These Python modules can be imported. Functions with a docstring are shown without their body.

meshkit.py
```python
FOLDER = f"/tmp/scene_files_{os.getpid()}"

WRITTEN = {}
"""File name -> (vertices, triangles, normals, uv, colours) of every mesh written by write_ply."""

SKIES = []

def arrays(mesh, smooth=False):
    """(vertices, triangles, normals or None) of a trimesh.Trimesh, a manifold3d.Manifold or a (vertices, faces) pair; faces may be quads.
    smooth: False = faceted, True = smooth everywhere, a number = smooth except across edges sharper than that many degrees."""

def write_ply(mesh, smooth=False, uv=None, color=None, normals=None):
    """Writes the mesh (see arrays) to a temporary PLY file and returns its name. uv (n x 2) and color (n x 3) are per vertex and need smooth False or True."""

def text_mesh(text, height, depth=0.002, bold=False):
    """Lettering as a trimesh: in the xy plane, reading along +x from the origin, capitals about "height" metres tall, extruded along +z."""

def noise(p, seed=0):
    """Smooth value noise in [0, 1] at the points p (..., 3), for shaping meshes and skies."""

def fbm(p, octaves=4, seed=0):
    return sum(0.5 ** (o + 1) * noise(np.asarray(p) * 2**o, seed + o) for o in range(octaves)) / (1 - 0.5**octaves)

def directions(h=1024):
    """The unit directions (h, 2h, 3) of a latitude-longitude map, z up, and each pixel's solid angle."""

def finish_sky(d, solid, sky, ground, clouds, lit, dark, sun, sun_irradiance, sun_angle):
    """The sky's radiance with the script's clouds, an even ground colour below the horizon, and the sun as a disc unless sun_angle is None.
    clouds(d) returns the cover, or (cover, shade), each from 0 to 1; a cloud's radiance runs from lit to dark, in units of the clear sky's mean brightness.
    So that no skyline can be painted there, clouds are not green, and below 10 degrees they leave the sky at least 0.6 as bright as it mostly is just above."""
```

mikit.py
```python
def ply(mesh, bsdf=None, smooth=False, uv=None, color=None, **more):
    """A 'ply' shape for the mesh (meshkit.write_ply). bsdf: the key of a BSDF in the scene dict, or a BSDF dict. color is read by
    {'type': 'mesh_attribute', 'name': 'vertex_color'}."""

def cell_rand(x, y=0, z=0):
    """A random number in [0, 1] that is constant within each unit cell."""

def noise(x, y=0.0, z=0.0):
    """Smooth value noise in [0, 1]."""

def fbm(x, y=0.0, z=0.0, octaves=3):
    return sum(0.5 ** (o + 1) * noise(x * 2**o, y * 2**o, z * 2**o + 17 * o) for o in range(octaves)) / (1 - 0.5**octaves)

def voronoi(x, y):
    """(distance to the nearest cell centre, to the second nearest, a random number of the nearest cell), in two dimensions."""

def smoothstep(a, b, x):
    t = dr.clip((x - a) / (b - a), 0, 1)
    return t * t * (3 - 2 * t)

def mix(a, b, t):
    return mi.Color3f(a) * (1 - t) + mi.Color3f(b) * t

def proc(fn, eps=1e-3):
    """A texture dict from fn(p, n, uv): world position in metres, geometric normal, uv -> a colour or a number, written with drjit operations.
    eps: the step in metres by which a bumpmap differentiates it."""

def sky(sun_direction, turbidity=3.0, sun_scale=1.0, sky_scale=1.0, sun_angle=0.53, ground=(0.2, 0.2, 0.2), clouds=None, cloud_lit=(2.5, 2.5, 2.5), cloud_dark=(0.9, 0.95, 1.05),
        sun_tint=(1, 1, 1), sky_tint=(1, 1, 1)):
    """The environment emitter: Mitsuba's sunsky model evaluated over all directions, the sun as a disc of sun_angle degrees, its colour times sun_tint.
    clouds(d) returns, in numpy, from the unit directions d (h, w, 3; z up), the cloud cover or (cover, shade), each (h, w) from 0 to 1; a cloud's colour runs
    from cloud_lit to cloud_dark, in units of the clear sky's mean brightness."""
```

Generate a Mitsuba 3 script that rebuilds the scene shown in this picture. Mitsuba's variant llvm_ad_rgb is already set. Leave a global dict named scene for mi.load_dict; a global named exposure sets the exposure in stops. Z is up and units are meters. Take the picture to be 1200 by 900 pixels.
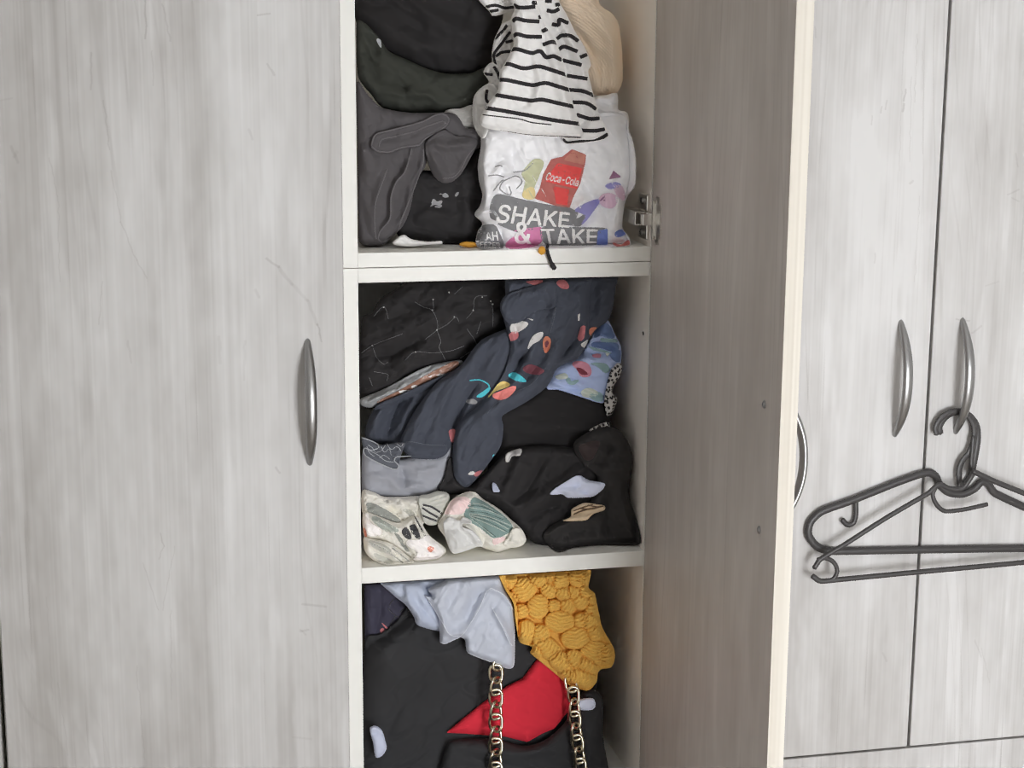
import math, random
import numpy as np, trimesh, mitsuba as mi, drjit as dr
import mikit, meshkit
from mikit import noise, fbm, smoothstep, mix, proc
from shapely.geometry import Polygon, LineString, Point, MultiPolygon
from shapely import contains_xy, affinity
from scipy.spatial import Delaunay, cKDTree
from scipy.interpolate import LinearNDInterpolator
from scipy.ndimage import minimum_filter

random.seed(3)
T = mi.ScalarTransform4f
scene, labels = {}, {}

# ------------------------------------------------------------------ camera, light, exposure
exposure = 0.75
FOCAL = 1987.1
EYE = np.array([-0.2476, -1.9965, 1.70])
YAW, PITCH, ROLL = 0.2244, 0.2007, 0.0066
FWD = np.array([math.sin(YAW) * math.cos(PITCH), math.cos(YAW) * math.cos(PITCH), -math.sin(PITCH)])
_r = np.array([math.cos(YAW), -math.sin(YAW), 0.0])
_u = np.cross(_r, FWD)
RIGHT = _r * math.cos(ROLL) + _u * math.sin(ROLL)
UP = -_r * math.sin(ROLL) + _u * math.cos(ROLL)
scene['camera'] = {'type': 'perspective', 'fov': math.degrees(2 * math.atan(600 / FOCAL)), 'fov_axis': 'x', 'near_clip': 0.05, 'far_clip': 50.0,
                   'to_world': T().look_at(origin=EYE.tolist(), target=(EYE + FWD).tolist(), up=UP.tolist())}

WIN = dict(x0=0.40, x1=1.22, z0=0.30, z1=1.52)      # the balcony window behind the camera, towards the right
WIN_RADIANCE = [13.2, 13.4, 13.7]


def ray(px, py):
    px, py = np.asarray(px, float), np.asarray(py, float)
    return FWD + ((px - 600) / FOCAL)[..., None] * RIGHT - ((py - 450) / FOCAL)[..., None] * UP


def at(px, py, y):
    """Point of the upright plane Y = y seen at the pixel of the photograph."""
    d = ray(px, py)
    t = (np.asarray(y, float) - EYE[1]) / d[..., 1]
    return EYE + t[..., None] * d


def on_floor(px, py, z):
    """Depth Y at which the pixel's ray meets the level Z = z."""
    d = ray(px, py)
    down = np.minimum(d[..., 2], -1e-6)
    return np.minimum(EYE[1] + (z - EYE[2]) / down * d[..., 1], 9.0)


# ------------------------------------------------------------------ materials
def lin(*c):
    c = np.array(c, float) / 255
    return [float(x) for x in np.where(c < 0.04045, c / 12.92, ((c + 0.055) / 1.055) ** 2.4)]


def mat(key, color, rough=0.85, **more):
    base = color if isinstance(color, dict) else {'type': 'rgb', 'value': color}
    scene[key] = {'type': 'twosided', 'bsdf': {'type': 'principled', 'base_color': base, 'roughness': rough, **more}}
    return key


def at_face(px, py):
    return at(np.array(px, float), np.array(py, float), -0.018)


def capsule(u, v, a, b, w):
    ax, ay, bx, by = a[0], a[1], b[0], b[1]
    dx, dy = bx - ax, by - ay
    t = dr.clip(((u - ax) * dx + (v - ay) * dy) / (dx * dx + dy * dy), 0, 1)
    d = dr.sqrt(dr.square(u - ax - t * dx) + dr.square(v - ay - t * dy))
    return 1 - smoothstep(w * 0.25, w, d)


def face_marks(strokes):
    out = []
    for (x0, y0, x1, y1, w, k) in strokes:
        k *= 0.62
        a, b = at_face(x0, y0), at_face(x1, y1)
        out.append(((a[0], a[2]), (b[0], b[2]), w / 1000, k))
    return out


# cracks, knots and dark grain lines printed on the foil of the doors (pixel, pixel, width in mm, strength)
MARKS = face_marks([
    (170, 0, 171, 45, 1.6, .5), (190, 5, 200, 48, 1.5, .35), (106, 62, 107, 105, 1.6, .4), (178, 60, 180, 100, 1.3, .3), (122, 118, 128, 175, 1.2, .3),
    (302, 18, 316, 16, 1.6, .45), (313, 75, 322, 88, 2.0, .35), (292, 152, 296, 163, 2.4, .25), (130, 200, 142, 260, 1.1, .25), (142, 260, 160, 305, 1.1, .3),
    (160, 305, 172, 326, 1.2, .3), (312, 303, 326, 313, 2.2, .42), (326, 313, 342, 333, 3.0, .3), (342, 333, 360, 352, 3.0, .2), (360, 352, 372, 380, 3.0, .25), (372, 380, 377, 400, 1.6, .5),
    (300, 340, 303, 348, 2.6, .25), (14, 172, 20, 190, 2.6, .4), (20, 178, 16, 184, 2.4, .3), (58, 185, 68, 230, 1.0, .3), (68, 230, 70, 330, 1.0, .25), (0, 118, 14, 115, 1.6, .25),
    (120, 330, 116, 380, 1.2, .25), (150, 400, 154, 425, 2.0, .25), (257, 395, 258, 425, 3.0, .18), (287, 400, 286, 445, 2.2, .2), (323, 548, 328, 554, 2.4, .4),
    (188, 625, 192, 640, 1.3, .4), (192, 640, 186, 655, 1.3, .3), (168, 660, 185, 715, 1.0, .28), (205, 640, 190, 715, 1.0, .25), (200, 715, 201, 820, 1.0, .25), (160, 780, 170, 890, 1.1, .28),
    (355, 708, 382, 711, 2.2, .4), (352, 740, 361, 738, 2.2, .38), (358, 744, 352, 738, 1.6, .3), (343, 864, 365, 866, 2.0, .2), (68, 800, 80, 885, 1.0, .25), (32, 600, 40, 900, 1.2, .18), (55, 700, 62, 820, 1.1, .2),
    (955, 32, 956, 44, 1.8, .3), (1059, 118, 1062, 105, 2.0, .5), (1058, 130, 1059, 122, 2.4, .5), (1034, 125, 1032, 132, 1.6, .4), (1038, 128, 1040, 118, 1.6, .35), (1022, 136, 1021, 146, 1.4, .3), (1026, 297, 1025, 308, 1.6, .3),
    (1066, 215, 1070, 212, 2.2, .3), (1075, 40, 1072, 120, 1.0, .3), (1068, 90, 1066, 190, 1.0, .25), (1082, 60, 1081, 180, 1.0, .22), (1058, 60, 1054, 200, 1.0, .18), (1078, 230, 1072, 330, 1.0, .22),
    (1120, 374, 1136, 376, 1.6, .45), (1193, 195, 1190, 180, 1.6, .3), (1181, 228, 1194, 222, 1.6, .35), (1194, 236, 1186, 232, 1.4, .3), (1155, 335, 1170, 330, 1.6, .2), (1140, 390, 1150, 382, 2.0, .3), (1035, 765, 1039, 775, 2.0, .25), (1150, 760, 1160, 800, 1.2, .2), (1142, 750, 1150, 770, 1.4, .25)])
PLANK = [float(at_face(x, 450)[0]) for x in (100, 237, 1018)]


def wood_value(u, v):
    """Whitewashed plank print: (tone 0..1 from grey to white, darkness of the grain)."""
    warp = fbm(u * 5.0, v * 0.9, 3.1, 3)
    broad = fbm(u * 7.0 + 3.0, v * 1.3, 0.0, 3)
    patch = fbm(u * 26.0, v * 7.0 + 5.0, 1.7, 3)
    tone = 0.5 + (broad - 0.5) * 1.25 + (patch - 0.5) * 0.6
    tone += 0.42 * smoothstep(PLANK[1] - 0.006, PLANK[1] + 0.03, u) + 0.28 * smoothstep(PLANK[0] - 0.05, PLANK[0] + 0.05, u) - 0.52 - 0.05 * smoothstep(PLANK[2] - 0.004, PLANK[2] + 0.012, u)
    fine = noise(u * 520.0 + warp * 4.0, v * 3.5, 0.7) - 0.5
    mid = noise(u * 190.0 + warp * 9.0, v * 2.2, 4.2) - 0.5
    ring = u * 60.0 + warp * 16.0
    line = dr.abs(ring - dr.floor(ring) - 0.5)
    where = smoothstep(0.5, 0.68, fbm(u * 9.0 + 11.0, v * 1.7, 8.0, 2))
    dark = (1 - smoothstep(0.02, 0.10, line)) * where * 0.22 * noise(u * 60.0, v * 14.0, 2.0)
    thin = noise(u * 330.0 + warp * 6.0, v * 5.5, 6.0)
    dark += smoothstep(0.80, 0.95, thin) * smoothstep(0.46, 0.64, fbm(u * 13.0 + 2.0, v * 2.6, 5.0, 2)) * 0.2
    chalk = smoothstep(0.56, 0.76, fbm(u * 46.0 + warp * 4, v * 6.0, 9.0, 3)) * 0.22
    return tone + fine * 0.20 + mid * 0.20 + chalk + (fbm(u * 60.0, v * 22.0, 3.0, 3) - 0.5) * 0.35, dark


def wood_front(p, n, uv):
    u, v = p.x, p.z
    tone, dark = wood_value(u, v)
    c = mix((0.37, 0.354, 0.338), (0.60, 0.594, 0.59), dr.clip(tone + 0.06, 0, 1.15))
    for a, b, w, k in MARKS:
        dark += capsule(u + (noise(v * 160.0, u * 90.0) - 0.5) * 0.0022, v, a, b, w) * k * 0.9
    return mix(c, (0.24, 0.22, 0.205), dr.clip(dark, 0, 0.85))


def wood_inside(p, n, uv):
    tone, dark = wood_value(p.y + 2.3, p.z)
    c = mix((0.39, 0.35, 0.32), (0.50, 0.46, 0.43), dr.clip(tone, 0, 1.2))
    return mix(c, (0.22, 0.19, 0.17), dr.clip(dark * 0.7, 0, 0.7))


def wood_edge(p, n, uv):
    g = noise((p.x + p.y) * 420.0, p.z * 3.0, 1.0) * 0.6 + noise((p.x + p.y) * 160.0, p.z * 1.5, 7.0) * 0.4
    return mix((0.52, 0.475, 0.405), (0.67, 0.635, 0.57), g)


mat('wood_front', proc(wood_front), 0.55, specular=0.35)
mat('wood_inside', proc(wood_inside), 0.5, specular=0.4)
mat('wood_edge', proc(wood_edge), 0.6)
mat('cream', [0.79, 0.785, 0.745], 0.5)
mat('panel_face', [0.80, 0.75, 0.69], 0.5)
mat('groove', [0.05, 0.048, 0.045], 0.9)
mat('steel', [0.35, 0.347, 0.345], 0.36, metallic=1.0)
mat('chrome', [0.78, 0.76, 0.72], 0.16, metallic=1.0)
mat('hanger_plastic', lin(58, 56, 56), 0.42)
mat('wall_paint', [0.80, 0.80, 0.795], 0.9)
mat('floor_laminate', proc(lambda p, n, uv: mix((0.36, 0.32, 0.28), (0.48, 0.44, 0.39), fbm(p.x * 2.0, p.y * 30.0, 0.0, 3))), 0.5)
mat('window_frame', [0.85, 0.85, 0.85], 0.4)
for k, c in dict(black=(39, 37, 38), deep_black=(34, 32, 33), black_cool=(44, 44, 46), black_grey=(48, 46, 46), green_black=(51, 53, 47), charcoal=(82, 79, 81), charcoal_light=(104, 101, 103), navy=(58, 56, 72),
                 grey=(156, 158, 166), slate=(67, 71, 82), slate_seam=(88, 93, 102), red=(208, 40, 58), white=(232, 231, 229), stripe=(40, 38, 40), shade_and_line=(70, 68, 68),
                 beige=(240, 222, 199), blue_white=(214, 220, 240), lilac_white=(196, 202, 222), lace=(90, 93, 101), thread=(172, 174, 178),
                 print_grey=(128, 128, 130), print_red=(226, 84, 82), print_red_dark=(184, 108, 102), print_pale_red=(196, 132, 118), print_green=(196, 198, 164), print_yellow=(222, 204, 150),
                 print_purple=(150, 146, 200), print_pink=(206, 128, 168), print_rose=(214, 184, 202), print_mauve=(150, 112, 140), print_blue=(112, 128, 190), print_line=(150, 150, 152),
                 petal_white=(208, 206, 204), petal_pink=(186, 112, 116), petal_coral=(236, 138, 132), petal_yellow=(228, 202, 128), petal_orange=(198, 124, 100), leaf_teal=(84, 196, 210), leaf_maroon=(112, 62, 72),
                 palm_cloth=(226, 223, 214), palm_pale_grey=(196, 196, 188), palm_green=(128, 150, 146), palm_stripe=(178, 184, 176), palm_pink=(236, 210, 208), palm_black=(66, 66, 68), palm_grey=(150, 152, 146), palm_white=(244, 240, 238), palm_red=(226, 150, 130),  # the pale grey here colours palm shirt prints and its striped fold
                 blue_cloth=(186, 202, 240), blue_deep=(112, 134, 178), blue_leaf=(150, 180, 184), blue_pale=(206, 214, 204), blue_rose=(214, 146, 164), rose_dark=(134, 62, 74),
                 tan=(212, 190, 160), tan_dark=(104, 84, 66), orange=(214, 156, 60)).items():
    mat(k, lin(*c), 0.9)
mat('bag_plastic', lin(232, 232, 234), 0.42, specular=0.5)
mat('rib_knit', lin(176, 174, 170), 0.95)
mat('brown_foil', lin(150, 112, 96), 0.25, clearcoat=0.8)
scene['clear_plastic'] = {'type': 'thindielectric', 'int_ior': 1.5}
mat('milky_plastic', lin(150, 152, 154), 0.2, clearcoat=1.0)
mat('sheer', lin(186, 191, 203), 0.6, sheen=0.3)
mat('sheer_edge', lin(212, 216, 224), 0.6)
mat('gold', [0.80, 0.73, 0.55], 0.2, metallic=1.0)
mat('sequin', [0.72, 0.72, 0.72], 0.25, metallic=0.7)
mat('web_thread', lin(104, 104, 106), 0.5)


def mustard(p, n, uv):
    g = fbm(p.x * 900.0, p.z * 900.0, p.y * 900.0, 2)
    return mix((0.64, 0.35, 0.065), (0.84, 0.52, 0.12), g)


def leopard(p, n, uv):
    f, s, c = mikit.voronoi(p.x * 230.0, p.z * 230.0)
    return mix((0.03, 0.03, 0.03), (0.58, 0.56, 0.54), smoothstep(0.30, 0.42, f))


mat('mustard_wool', proc(mustard), 0.95)
mat('leopard', proc(leopard), 0.9)


# ------------------------------------------------------------------ helpers
def numbered(key):
    if key not in taken:
        taken.add(key)
        return key
    i = 1
    while f'{key}_{i:03d}' in taken:
        i += 1
    taken.add(f'{key}_{i:03d}')
    return f'{key}_{i:03d}'


taken = set()


def thing(name, label, cat, group=None, kind=None):
    key = numbered(name)
    labels[key] = {'label': label, 'category': cat}
    if group:
        labels[key]['group'] = group
    if kind:
        labels[key]['kind'] = kind
    return key


def part(parent, name, mesh, m, smooth=False, label=None, kind=None):
    if name.endswith(('print', 'stripe', 'line', 'glint', 'swash', 'bottle', 'panel', 'band', 'emblem', 'label')) and isinstance(mesh, trimesh.Trimesh):
        pieces = mesh.split(only_watertight=False)      # every printed patch is a part of its own
        if len(pieces) > 1:
            return [part(parent, name, q, m, smooth, label, kind) for q in pieces][0]
    key = numbered(parent + '__' + name)
    scene[key] = mikit.ply(mesh, m, smooth=smooth)
    if label or kind:
        labels[key] = {**({'label': label} if label else {}), **({'kind': kind} if kind else {})}
    return key


def single(name, mesh, m, label, cat, smooth=False, group=None):
    key = thing(name, label, cat, group)
    scene[key] = mikit.ply(mesh, m, smooth=smooth)
    return key


def struct(name, mesh, m, extra=None):
    taken.add(name)
    scene[name] = {**mikit.ply(mesh, m), **(extra or {})}
    labels[name] = {'kind': 'structure'}
    return name


def cat(*ms):
    return trimesh.util.concatenate([trimesh.Trimesh(*meshkit.arrays(m)[:2], process=False) for m in ms])


def box(x0, x1, y0, y1, z0, z1, bev=0.0):
    if bev <= 0:
        b = trimesh.creation.box((x1 - x0, y1 - y0, z1 - z0))
        b.apply_translation([(x0 + x1) / 2, (y0 + y1) / 2, (z0 + z1) / 2])
        return b
    pts = []
    for sx, X in ((1, x0), (-1, x1)):
        for sy, Y in ((1, y0), (-1, y1)):
            for sz, Z in ((1, z0), (-1, z1)):
                pts += [(X + sx * bev, Y + sy * bev, Z), (X + sx * bev, Y, Z + sz * bev), (X, Y + sy * bev, Z + sz * bev)]
    return trimesh.convex.convex_hull(np.array(pts))


def tube(pts, r, sides=8, closed=False, flat=1.0, flat_axis=(0, 1, 0), caps=True):
    """Round or flattened rod along 3D points; r a number or one per point. Scaled by `flat` along flat_axis."""
    p = np.asarray(pts, float)
    n = len(p)
    r = np.broadcast_to(np.asarray(r, float), (n,))
    if closed:
        t = np.roll(p, -1, 0) - np.roll(p, 1, 0)
    else:
        t = np.gradient(p, axis=0)
    t /= np.linalg.norm(t, axis=1, keepdims=True) + 1e-12
    fa = np.asarray(flat_axis, float)
    b = np.broadcast_to(fa, t.shape) - (t @ fa)[:, None] * t
    bad = np.linalg.norm(b, axis=1) < 0.05
    if bad.any():
        b[bad] = np.cross(t[bad], [1.0, 0.0, 0.0])
    b /= np.linalg.norm(b, axis=1, keepdims=True)
    a = np.cross(t, b)
    th = np.arange(sides) * 2 * np.pi / sides
    v = p[:, None] + r[:, None, None] * (np.cos(th)[None, :, None] * a[:, None] + flat * np.sin(th)[None, :, None] * b[:, None])
    v = v.reshape(-1, 3)
    f = []
    m = n if closed else n - 1
    for i in range(m):
        k = (i + 1) % n
        for j in range(sides):
            j2 = (j + 1) % sides
            f += [[i * sides + j, i * sides + j2, k * sides + j2], [i * sides + j, k * sides + j2, k * sides + j]]
    if not closed and caps:
        v = np.vstack([v, p[0] - t[0] * r[0] * 0.5, p[-1] + t[-1] * r[-1] * 0.5])
        c0, c1 = n * sides, n * sides + 1
        for j in range(sides):
            j2 = (j + 1) % sides
            f += [[c0, j2, j], [c1, (n - 1) * sides + j, (n - 1) * sides + j2]]
    mesh = trimesh.Trimesh(v, np.array(f), process=False)
    if mesh.volume < 0:
        mesh.invert()
    return mesh


def spline(pts, per=6, closed=False):
    """Smooth curve through the points, its tangents no longer than the shorter neighbouring chord."""
    p = np.asarray(pts, float)
    n = len(p)
    prev, nxt = (np.roll(p, 1, 0), np.roll(p, -1, 0)) if closed else (np.vstack([p[:1], p[:-1]]), np.vstack([p[1:], p[-1:]]))
    t = nxt - prev
    la, lb = np.linalg.norm(p - prev, axis=1), np.linalg.norm(nxt - p, axis=1)
    short = np.where(la == 0, lb, np.where(lb == 0, la, np.minimum(la, lb)))
    t = t / (np.linalg.norm(t, axis=1, keepdims=True) + 1e-12) * short[:, None] * 0.95
    out = []
    for i in range(n if closed else n - 1):
        j = (i + 1) % n
        for k in range(per):
            u = k / per
            out.append((2 * u ** 3 - 3 * u ** 2 + 1) * p[i] + (u ** 3 - 2 * u ** 2 + u) * t[i] + (3 * u ** 2 - 2 * u ** 3) * p[j] + (u ** 3 - u ** 2) * t[j])
    if not closed:
        out.append(p[-1])
    return np.array(out)


def Z(ox, oy, s, *pts):
    """Traced points of an enlarged crop back to pixels of the photograph."""
    return [(ox + x / s, oy + y / s) for x, y in pts]


def resample(line, step, closed):
    ls = LineString(np.vstack([line, line[:1]]) if closed else line)
    n = max(3, int(round(ls.length / step)))
    d = np.linspace(0, ls.length, n, endpoint=False) if closed else np.linspace(0, ls.length, n + 1)
    return np.array([ls.interpolate(x).coords[0] for x in d])


def triangulate(poly, step):
    """(points, faces, is-border, distance to border) of a polygon of pixels."""
    rings = [poly.exterior] + list(poly.interiors)
    B = np.vstack([resample(np.array(r.coords)[:-1], step, True) for r in rings])
    x0, y0, x1, y1 = poly.bounds
    gx, gy = np.meshgrid(np.arange(x0, x1, step), np.arange(y0, y1, step * 0.866))
    gx = gx + (np.arange(len(gy)) % 2)[:, None] * step * 0.5
    G = np.stack([gx.ravel(), gy.ravel()], 1)
    inner = poly.buffer(-step * 0.55)
    if not inner.is_empty:
        G = G[contains_xy(inner, G[:, 0], G[:, 1])]
    else:
        G = G[:0]
    P = np.vstack([B, G])
    P, first = np.unique(np.round(P, 4), axis=0, return_index=True)
    border = first < len(B)
    tri = Delaunay(P).simplices
    c = P[tri].mean(1)
    tri = tri[contains_xy(poly, c[:, 0], c[:, 1])]
    a, b, d = P[tri[:, 0]], P[tri[:, 1]], P[tri[:, 2]]
    area = (b[:, 0] - a[:, 0]) * (d[:, 1] - a[:, 1]) - (b[:, 1] - a[:, 1]) * (d[:, 0] - a[:, 0])
    tri = tri[np.abs(area) > 1e-6]
    area = area[np.abs(area) > 1e-6]
    tri[area < 0] = tri[area < 0][:, ::-1]
    dense = np.vstack([resample(np.array(r.coords)[:-1], 1.0, True) for r in rings])
    dist = cKDTree(dense).query(P)[0]
    dist[border] = 0
    return P, tri, border, dist


def polyline_distance(P, line):
    """(distance, side -1/+1, fraction along) of the points to a polyline."""
    line = np.asarray(line, float)
    a, b = line[:-1], line[1:]
    d = b - a
    L = np.linalg.norm(d, axis=1)
    cum = np.concatenate([[0], np.cumsum(L)])
    best, side, frac = np.full(len(P), 1e9), np.ones(len(P)), np.zeros(len(P))
    for i in range(len(a)):
        r = P - a[i]
        t = np.clip((r @ d[i]) / (L[i] ** 2 + 1e-9), 0, 1)
        q = r - t[:, None] * d[i]
        dd = np.hypot(q[:, 0], q[:, 1])
        s = np.sign(d[i, 0] * r[:, 1] - d[i, 1] * r[:, 0])
        hit = dd < best
        best[hit], side[hit], frac[hit] = dd[hit], s[hit], ((cum[i] + t * L[i]) / cum[-1])[hit]
    return best, side, frac


FOLD, WRINKLE = 2.0, 1.7


class Pile:
    """How far forward the heap in a compartment already reaches, so that what is laid next rests on it."""

    def __init__(self):
        self.x, self.y = np.arange(380, 790), np.arange(-80, 1010)
        self.map = np.full((len(self.y), len(self.x)), 9.0)

    def ahead(self, P):
        near = minimum_filter(self.map, 7)
        return near[np.clip(np.round(P[:, 1]).astype(int) + 80, 0, len(self.y) - 1), np.clip(np.round(P[:, 0]).astype(int) - 380, 0, len(self.x) - 1)]

    def lay(self, poly, surf):
        gx, gy = np.meshgrid(self.x, self.y)
        inside = contains_xy(poly, gx.ravel(), gy.ravel()).reshape(gx.shape)
        v = surf(np.stack([gx[inside], gy[inside]], 1).astype(float))
        self.map[inside] = np.fmin(self.map[inside], np.where(np.isnan(v), 9.0, v))


class Cloth:
    """One panel of fabric: a closed, padded mesh whose front is raised into folds."""

    def __init__(self, outline, y0, bulge=12, round_px=14, folds=(), wrinkle=(), back=0.03, step=2.6, smooth_outline=True, extra=None, box_=None, power=0.8, side=0.3815, seed=0):
        line = spline(outline, 5, True) if smooth_outline else np.array(outline, float)
        poly = Polygon(line).buffer(0)
        if poly.geom_type != 'Polygon':
            poly = max(poly.geoms, key=lambda g: g.area)
        if box_ and box_[1] < 2:      # nothing is laid higher than the underside of the board above
            e = [self.edge(X, box_[1]) for X in (-0.05, 0.45)]
            poly = poly.intersection(Polygon([e[0], e[1], (e[1][0], 1200), (e[0][0], 1200)]))
            if poly.geom_type != 'Polygon':
                poly = max(poly.geoms, key=lambda g: g.area)
        P, tri, border, dist = triangulate(poly, step)
        t = np.clip(dist / (round_px * 0.8), 0, 1)
        prof = (1 - (1 - t) ** 2) ** power
        h = bulge * prof
        edge = np.clip(dist / 5.0, 0, 1)
        for f in folds:
            pts, height, w1, w2 = f[:4]
            L = spline(pts, 5)
            d, s, fr = polyline_distance(P, L)
            w = np.where(s > 0, w1, w2)
            fade = np.clip(np.minimum(fr, 1 - fr) * 4 + (0.2 if len(f) < 5 else f[4]), 0, 1)
            shape = np.exp(-(d / w) ** 2) if height > 0 else np.exp(-d / w)      # a rounded ridge or a sharp valley
            h = h + FOLD * height * shape * fade * (0.3 + 0.7 * edge)
        for (amp, ang, across, along, ridged) in wrinkle:
            c, s_ = math.cos(math.radians(ang)), math.sin(math.radians(ang))
            q = np.stack([(P[:, 0] * c + P[:, 1] * s_) / along, (-P[:, 0] * s_ + P[:, 1] * c) / across, np.full(len(P), 3.7 + seed)], 1)
            q[:, 1] += 0.8 * meshkit.noise(np.stack([P[:, 0] / 30, P[:, 1] / 30, q[:, 2]], 1), seed + 7)
            nz = meshkit.fbm(q, 3, seed)
            h = h + WRINKLE * amp * ((1 - np.abs(2 * nz - 1) * 2.6) if ridged else (nz * 2 - 1)) * edge
            fine = meshkit.noise(q * [1.7, 1.7, 1] + 9.1, seed + 3)
            h = h - 0.55 * WRINKLE * amp * np.clip(1 - np.abs(fine - 0.5) * 9, 0, 1) * edge      # thin creases
        if extra is not None:
            h = h + extra(P, dist) * edge
        y0v = y0(P[:, 0], P[:, 1]) if callable(y0) else np.full(len(P), float(y0))
        self.poly, self.P, self.box = poly, P, box_
        behind = LAID[box_].ahead(P) if box_ else np.full(len(P), 9.0)      # lies on whatever was laid before it
        stop = np.full(len(P), 9.0)
        if box_:      # the board below and the right side panel stop the heap
            stop = np.minimum(on_floor(P[:, 0], P[:, 1], box_[0] + 0.0008), DEPTH - 0.002)
            d = ray(P[:, 0], P[:, 1])
            stop = np.where(d[:, 0] > 1e-6, np.minimum(stop, EYE[1] + (side - EYE[0]) / np.maximum(d[:, 0], 1e-6) * d[:, 1]), stop)
        y = np.minimum(np.minimum(y0v - h / 1000.0, behind - 0.0024), stop - 0.0012)
        self.surf = LinearNDInterpolator(P, y)
        self.near = cKDTree(P)
        self.y = y
        front = self.clamp(at(P[:, 0], P[:, 1], y))
        rear_y = np.maximum(np.minimum(y0v + back * np.clip(dist / round_px, 0, 1) ** 0.6, behind - 0.0010), y + 0.0006)
        rear_y = np.maximum(np.minimum(rear_y, stop), y + 0.0004)
        rear = self.clamp(at(P[:, 0], P[:, 1], rear_y))
        if box_:
            LAID[box_].lay(poly, self.surf)
        idx = np.arange(len(P)) + len(P)
        idx[border] = np.arange(len(P))[border]
        V = np.vstack([front, rear])
        F = np.vstack([tri, idx[tri][:, ::-1]])
        m = trimesh.Trimesh(V, F, process=False)
        m.remove_unreferenced_vertices()
        if m.volume < 0:
            m.invert()
        self.mesh = m

    @staticmethod
    def edge(X, z):
        d = np.array([X, 0.0, z - 0.0004]) - EYE
        return 600 + FOCAL * (d @ RIGHT) / (d @ FWD), 450 - FOCAL * (d @ UP) / (d @ FWD)

    def clamp(self, v):
        if self.box:
            z0, z1 = self.box
            v[:, 0] = np.maximum(v[:, 0], 0.0195)
            v[:, 2] = np.maximum(v[:, 2], z0 + 0.0004)
        return v

    def depth(self, P):
        y = self.surf(P)
        bad = np.isnan(y)
        if bad.any():
            y[bad] = self.y[self.near.query(P[bad])[1]]
        return y

    def lift(self, P, off):
        P = np.asarray(P, float)
        return self.clamp(at(P[:, 0], P[:, 1], self.depth(P) - off / 1000.0))

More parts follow.
